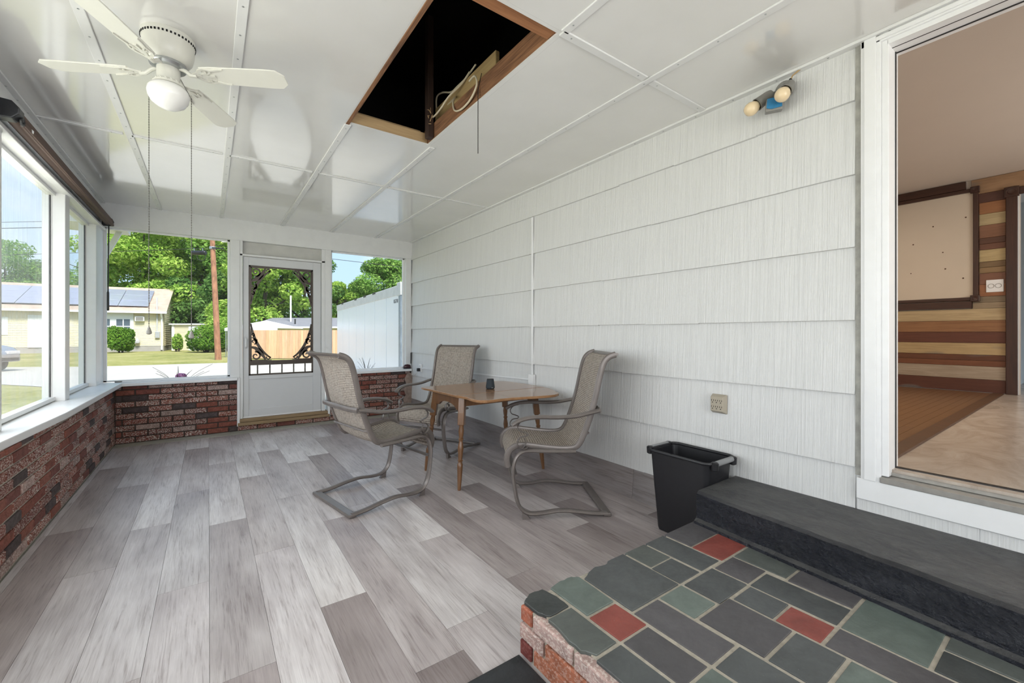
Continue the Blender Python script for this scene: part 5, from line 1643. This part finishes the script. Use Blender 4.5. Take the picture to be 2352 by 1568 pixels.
for sgn in (1, -1):
    y0_, y1_ = (-0.45, 4.0) if sgn == 1 else (8.45, 4.0)
    za, zb2 = 2.90, 4.98
    rfm.add([(-24.3, y0_, za), (0.18, y0_, za), (0.18, y1_, zb2), (-24.3, y1_, zb2), (-24.3, y0_, za + 0.1), (0.18, y0_, za + 0.1), (0.18, y1_, zb2 + 0.1), (-24.3, y1_, zb2 + 0.1)],
            [(3, 2, 1, 0), (4, 5, 6, 7), (0, 1, 5, 4), (1, 2, 6, 5), (2, 3, 7, 6), (3, 0, 4, 7)])
rfm.build('roof', ROOFT, house)
B(-24.3, 0.2, -0.52, -0.44, 2.86, 3.0).build('gutter', EXTWHITE, house)
MB().tube([(-0.15, -0.46, 2.9), (-0.15, -0.25, 2.65), (-0.15, -0.07, 2.5), (-0.15, -0.07, 0.1)], 0.06, 6).build('downspout', EXTWHITE, house)
sl_ang = math.atan2(2.08, 4.45)
RM = Matrix.Translation((0, -0.45, 3.02)) @ Matrix.Rotation(sl_ang, 4, 'X')
for r_ in range(3):
    for c in range(10):
        xa = -0.95 - (c + 1) * 1.72
        if xa < -23:
            break
        me = boxmesh('solar_panel', (1.70, 1.10, 0.05), SOLAR, 0.01)
        o = bpy.data.objects.new('solar_panel', me)
        COL.objects.link(o)
        o.parent = house
        o.matrix_local = RM @ Matrix.Translation((xa + 0.85, 1.25 + r_ * 1.115, 0.10))


def hwin(x, z, w, h, shutters=True, door_=False):
    f = B(x - w / 2 - 0.1, x + w / 2 + 0.1, -0.06, -0.01, z - 0.1, z + h + 0.1).build('window_trim' if not door_ else 'door_trim', EXTWHITE, house)
    B(x - w / 2, x + w / 2, -0.075, -0.055, z, z + h).build('window_pane' if not door_ else 'door_panel', EXTGLASS if not door_ else EXTWHITE, f)
    if not door_:
        B(x - 0.03, x + 0.03, -0.085, -0.06, z, z + h).box(x - w / 2, x + w / 2, -0.085, -0.06, z + h / 2 - 0.03, z + h / 2 + 0.03).build('mullion', EXTWHITE, f)
    if shutters:
        for s in (-1, 1):
            B(x + s * (w / 2 + 0.32) - 0.2, x + s * (w / 2 + 0.32) + 0.2, -0.05, -0.005, z - 0.05, z + h + 0.05).build('shutter', EXTWHITE, f)


B(-4.2, -1.78, -0.05, 0.0, 0.9, 2.85).build('white_wall_panel', EXTWHITE, house)
hwin(-2.35, 1.35, 0.75, 1.05, False)
hwin(-3.45, 1.35, 0.75, 1.05, False)
hwin(-6.6, 0.5, 0.95, 2.0, False, True)
hwin(-9.3, 1.3, 1.4, 1.1)
hwin(-14, 1.3, 1.4, 1.1)
ac = B(-1.68, -1.14, -0.28, 0.0, 2.26, 2.62).build('air_conditioner', EXTWHITE, house, bevel=0.02)
B(-1.62, -1.20, -0.295, -0.27, 2.31, 2.57).build('ac_grille', GREYPL, ac)
B(-0.54, -0.26, -0.16, 0.0, 1.0, 1.5).build('electric_meter', plain('meter_grey', (0.45, 0.46, 0.47), 0.5, metal=0.2), house, bevel=0.02)
MB().tube([(-0.42, -0.1, 1.45), (-0.42, -0.12, 4.1)], 0.05, 8).build('service_mast', plain('mast_grey', (0.6, 0.6, 0.6), 0.5), house)
MB().lathe([(0.02, 0), (0.15, 0.08), (0.17, 0.25), (0.08, 0.38), (0.03, 0.45)], 10, Matrix.Translation((-1.55, -0.18, 0.55))).build('gas_meter', plain('gas_meter_grey', (0.5, 0.5, 0.5), 0.5), house, smooth=True)

# shed
shed = empty('garden_shed', (0, 0, 0), 0, 'small cream shed with a white door between the house and bush', 'shed')
shed.matrix_world = frame(-26.55, 33.4)
B(-0.2, 2.0, 0, 2.2, 0, 2.05).build('wall', YELLOW, shed)
c_ = clap(-0.2, 2.0, 0.05, 2.0)
c_.build('siding', YELLOW, shed)
B(-0.35, 2.15, -0.15, 2.35, 2.03, 2.13).build('roof', EXTWHITE, shed)
B(1.15, 1.95, -0.06, -0.015, 0.02, 1.9).build('door', EXTWHITE, shed)
B(-0.2, 0.0, -0.05, -0.01, 0.0, 2.05).build('corner_board', EXTWHITE, shed)

# utility pole and wires
pole = empty('utility_pole', W(-15.15, 21.9, GZ), -YAW, 'leaning reddish-brown wooden utility pole in the lawn', 'pole')
MB().tube([(0, 0, -0.1), (-0.16, 0, 3.2), (-0.43, 0, 8.6)], [0.145, 0.125, 0.10], 14).build('pole_shaft', POLEW, pole, smooth=True)
MB().lathe([(0.135, 0), (0.14, 0.03), (0.14, 0.10), (0.135, 0.13)], 14, Matrix.Translation((-0.30, 0, 5.7))).build('steel_band', STEEL, pole)
MB().bar((-0.28, -0.1, 5.75), (0.35, -0.1, 5.72), 0.05, 0.06).build('cable_bracket', BLACKMT, pole)
MB().box(0.25, 0.65, -0.12, 0.0, 6.05, 6.22).build('junction_case', EXTWHITE, pole)


def wire(p0, p1, sag, name, label, r=0.013):
    p0, p1 = Vector(p0), Vector(p1)
    pts = []
    for k in range(17):
        t = k / 16
        q = p0.lerp(p1, t)
        q.z -= sag * 4 * t * (1 - t)
        pts.append(q)
    o = MB().tube(pts, r, 5).build(name, WIRE)
    tag(o, label, 'wire')
    return o


pt = W(-15.35, 21.9, 0)
w1 = wire((pt.x, pt.y, 5.62), W(-55, 26, 5.6), 0.15, 'overhead_wire', 'lowest overhead wire running left from the pole across the windows')
wire((pt.x, pt.y, 6.9), W(-55, 26, 7.6), 0.2, 'overhead_wire', 'thick overhead wire pair running left above the lowest wire', 0.02)
wire((pt.x, pt.y, 7.2), W(-55, 26, 8.0), 0.2, 'overhead_wire', 'upper thin overhead wire left of the pole')
wire((pt.x, pt.y, 5.76), W(4, 23.5, 3.7), 0.0, 'overhead_wire', 'lower overhead wire crossing the sky in the right end window')
wire((pt.x, pt.y, 6.26), W(4, 23.5, 4.35), 0.0, 'overhead_wire', 'upper overhead wire crossing the sky in the right end window')
sc_ = empty('splice_case', W(-16.2, 21.97, 5.38), -YAW, 'black cylindrical splice case hanging from the wire left of the pole', 'splice case')
MB().tube([(-0.36, 0, 0), (-0.33, 0, 0), (0.33, 0, 0), (0.36, 0, 0)], [0.09, 0.115, 0.115, 0.09], 12).build('case', BLACKPL, sc_, smooth=True)
for s in (-0.24, 0.2):
    MB().bar((s, 0, 0.1), (s - 0.02, 0, 0.24), 0.03, 0.02).build('hanger', STEEL, sc_)
MB().tube([(0.12 + 0.22 * math.cos(a), 0, -0.20 + 0.2 * math.sin(a)) for a in np.linspace(R(150), R(410), 20)], 0.013, 5).build('cable_loop', WIRE, sc_)

# fence
fc = empty('cedar_fence', (0, 0, 0), 0, 'new cedar board fence seen through the screen door', 'fence')
fc.matrix_world = frame(-14.3, 22.6)
fb = boxmesh('fence_board', (0.138, 0.02, 1.50), FENCEW, 0.004)
fr_ = random.Random(14)
for k in range(56):
    j = fr_.uniform(0.82, 1.08)
    tint = fr_.uniform(0.94, 1.06)
    inst('fence_board', fb, fc, (k * 0.142, fr_.uniform(-.004, .004), 0.03 + 0.75), (j, j * tint * 0.98, j * 0.96))
B(0, 7.9, 0.012, 0.05, 0.3, 0.39).build('rail', PINE, fc)
B(0, 7.9, 0.012, 0.05, 1.15, 1.24).build('rail', PINE, fc)

# grey-roofed house beyond the fence, canopy, white post
h2 = empty('grey_roofed_house', (0, 0, 0), 0, 'low cream house with a grey roof beyond the fence', 'house')
h2.matrix_world = frame(-19.2, 31.5)
B(0.6, 11, 0, 6, 0, 1.9).build('wall', YELLOW, h2)
h2r = MB().add([(-0.3, -0.4, 1.84), (11.4, -0.4, 1.84), (11.4, 3.0, 2.62), (-0.3, 3.0, 2.62), (-0.3, 6.4, 1.84), (11.4, 6.4, 1.84)], [(0, 1, 2, 3), (3, 2, 5, 4)])
h2r.build('roof', ASPHR, h2)
B(-0.3, 11.4, -0.48, -0.38, 1.74, 1.86).build('fascia', EXTWHITE, h2)
f2 = B(4.3, 5.4, -0.04, 0.0, 1.2, 1.66).build('window_trim', EXTWHITE, h2)
B(4.4, 5.3, -0.06, -0.035, 1.25, 1.6).build('window_pane', EXTGLASS, f2)
MB().tube([(2.8, 0.6, 1.9), (2.8, 0.6, 2.45)], 0.05, 6).build('vent_pipe', BLACKMT, h2)
cp = empty('canopy_tent', (0, 0, 0), 0, 'white peaked canopy tent top showing above the fence', 'canopy')
cp.matrix_world = frame(-14.75, 25.5)
MB().add([(-1.5, -1.5, 1.66), (1.5, -1.5, 1.66), (1.5, 1.5, 1.66), (-1.5, 1.5, 1.66), (0.0, 0, 2.14)], [(0, 1, 4), (1, 2, 4), (2, 3, 4), (3, 0, 4)]).build('canopy_top', CANVAS, cp)
vl = MB()
for k in range(15):
    x = -1.5 + k * 0.2
    vl.box(x, x + 0.19, -1.51, -1.50, 1.50 + 0.03 * (k % 2), 1.66)
vl.build('valance', CANVAS, cp)
for sx in (-1, 1):
    for sy in (-1, 1):
        B(sx * 1.45 - 0.02, sx * 1.45 + 0.02, sy * 1.45 - 0.02, sy * 1.45 + 0.02, 0, 1.66).build('leg', STEEL, cp)
wp = MB().tube([(0, 0, 0), (0, 0, 4.3)], 0.062, 8)
o = wp.build('white_post', EXTWHITE)
o.matrix_world = frame(-17.2, 33.0)
tag(o, 'plain white post standing above the grey roof', 'post')
o = MB().bar((-2.2, 0, 3.7), (2.4, 0, 3.6), 0.02, 0.02).build('overhead_wire', WIRE)
o.matrix_world = frame(-17.2, 33.0)
tag(o, 'faint wire crossing the plain white post', 'wire')

# white trailer
TN, TF = Vector((-2.66, 10.2)), Vector((-7.36, 17.9))
tdir = (TF - TN)
TL = tdir.length
trl = empty('white_trailer', (0, 0, 0), 0, 'long white box trailer with aluminium top rail outside the right end window', 'trailer')
trl.matrix_world = Matrix.Translation(W(TN.x, TN.y, GZ)) @ Matrix.Rotation(-YAW + math.atan2(tdir.y, tdir.x), 4, 'Z')
# local: x away along the side, -y is the box's other side; the visible side faces +y
B(0.06, TL, -2.3, 0.0, 0.05, 2.36).build('box_body', TRAILER, trl)
for k in range(7):
    B(0.02 + k * TL / 7, (k + 1) * TL / 7 - 0.02, -0.01, 0.012, 0.10, 2.30).build('side_panel', TRAILER, trl)
B(-0.02, TL + 0.02, -2.32, 0.03, 2.30, 2.54).build('top_rail', TRAILRAIL, trl, bevel=0.01)
B(-0.02, TL + 0.02, -2.32, 0.03, 0.005, 0.12).build('bottom_rail', TRAILRAIL, trl)
B(-0.06, 0.10, -0.14, 0.04, 0.005, 2.56).build('corner_post', TRAILPOST, trl, bevel=0.01)
B(-0.08, 0.22, -0.2, 0.05, 2.28, 2.60).build('corner_casting', TRAILRAIL, trl, bevel=0.01)
for k in (2.4, 3.6, 5.0, 7.5):
    B(k, k + 0.35, -0.01, 0.036, 2.50, 2.555).build('marker_lamp', BLACKPL, trl)
tx = bpy.data.curves.new('lettering', 'FONT')
tx.body = 'K6718'
tx.size = 0.14
tx.align_x = 'RIGHT'
tx.extrude = 0.001
txo = bpy.data.objects.new('lettering_curve', tx)
COL.objects.link(txo)
dg = bpy.context.evaluated_depsgraph_get()
tme = bpy.data.meshes.new_from_object(txo.evaluated_get(dg))
bpy.data.objects.remove(txo)
tme.materials.clear()
tme.materials.append(BLACKMT)
lo = bpy.data.objects.new('lettering', tme)
COL.objects.link(lo)
lo.parent = trl
lo.matrix_local = Matrix.Translation((0.22, 0.016, 2.12)) @ Matrix(((-1, 0, 0, 0), (0, 0, 1, 0), (0, 1, 0, 0), (0, 0, 0, 1)))

# silver car at the far left
car = empty('silver_car', (0, 0, 0), 0, 'silver car on the road at the left edge of the first side window', 'car')
car.matrix_world = frame(-17.9, 14.6, 0)
side = [(-4.4, 0.35), (-4.4, 0.75), (-4.1, 0.92), (-3.3, 0.98), (-2.7, 1.42), (-1.5, 1.46), (-0.95, 1.0), (-0.25, 0.86), (-0.02, 0.68), (0.0, 0.35)]
MC = Matrix(((1, 0, 0, 0), (0, 0, -1, 0.9), (0, 1, 0, 0), (0, 0, 0, 1)))
MB().prism(side, 0, 1.75, MC).build('body', SILVER, car, bevel=0.08, seg=3, smooth=True)
glz = [(-3.15, 1.0), (-2.65, 1.36), (-1.55, 1.39), (-1.05, 1.0)]
MB().prism(glz, -0.006, 1.756, MC).build('side_glass', EXTGLASS, car)
for wx in (-0.85, -3.5):
    for wy in (0.86, -0.82):
        MB().lathe([(0.08, -0.1), (0.20, -0.1), (0.32, -0.08), (0.33, 0.08), (0.20, 0.1), (0.08, 0.1)], 20, Matrix.Translation((wx, wy, 0.33)) @ Matrix.Rotation(R(90), 4, 'X')).build('wheel', TYRE, car, smooth=True)
B(-0.10, 0.012, 0.45, 0.86, 0.62, 0.74).build('headlight', REDLENS, car, bevel=0.02)
B(-0.10, 0.012, -0.80, -0.40, 0.62, 0.74).build('headlight', REDLENS, car, bevel=0.02)
B(-0.08, 0.02, -0.75, 0.8, 0.38, 0.50).build('bumper', TYRE, car)

# planters outside the end windows
def planter(x, y, label, flower, seed, spread=0.30, top=0.86):
    root = empty('spiky_plant', (x, y, GZ - 0.075), 0, label, 'plant')
    MB().lathe([(0.11, 0.075), (0.15, 0.62), (0.17, 0.65), (0.17, 0.70), (0.14, 0.70), (0.13, 0.66)], 18).build('pot', plain('terracotta_pot_%d' % seed, (0.25, 0.12, 0.08), 0.8), root, smooth=True)
    rn = random.Random(seed)
    for k in range(11):
        a = -2.9 + 2 * math.pi * k / 11 + rn.uniform(-.2, .2)
        el = rn.uniform(0.35, 1.1)
        sp_ = spread * rn.uniform(0.55, 1.15)
        tip = (math.cos(a) * sp_, math.sin(a) * sp_ * 0.6, 0.68 + (top - 0.42 + 0.0) * 0.5 * el + 0.12)
        pts = [(0, 0, 0.66), (tip[0] * 0.45, tip[1] * 0.45, 0.66 + (tip[2] - 0.66) * 0.62), tip]
        MB().tube(smooth_pts(pts, 4), [0.009 - 0.0009 * q for q in range(9)], 4, r2=0.002).build('leaf', SPIKE, root)
    if flower:
        bl = [(0.03, -0.05, 0.865, 0.055, 0.045, 0.028), (0.03, -0.05, 0.85, 0.065, 0.05, 0.03)]
        inst('flower', leaf_mesh('flower', PINK, bl, 700, 0.012, 3, 0.7), root)


planter(-0.335, YE + 1.15, 'dark spiky plant with a pink flower head outside the left end window', True, 51, 0.36, 0.80)
planter(2.22, YE + 1.15, 'thin spiky grass plant outside the right end window', False, 52, 0.18, 0.85)
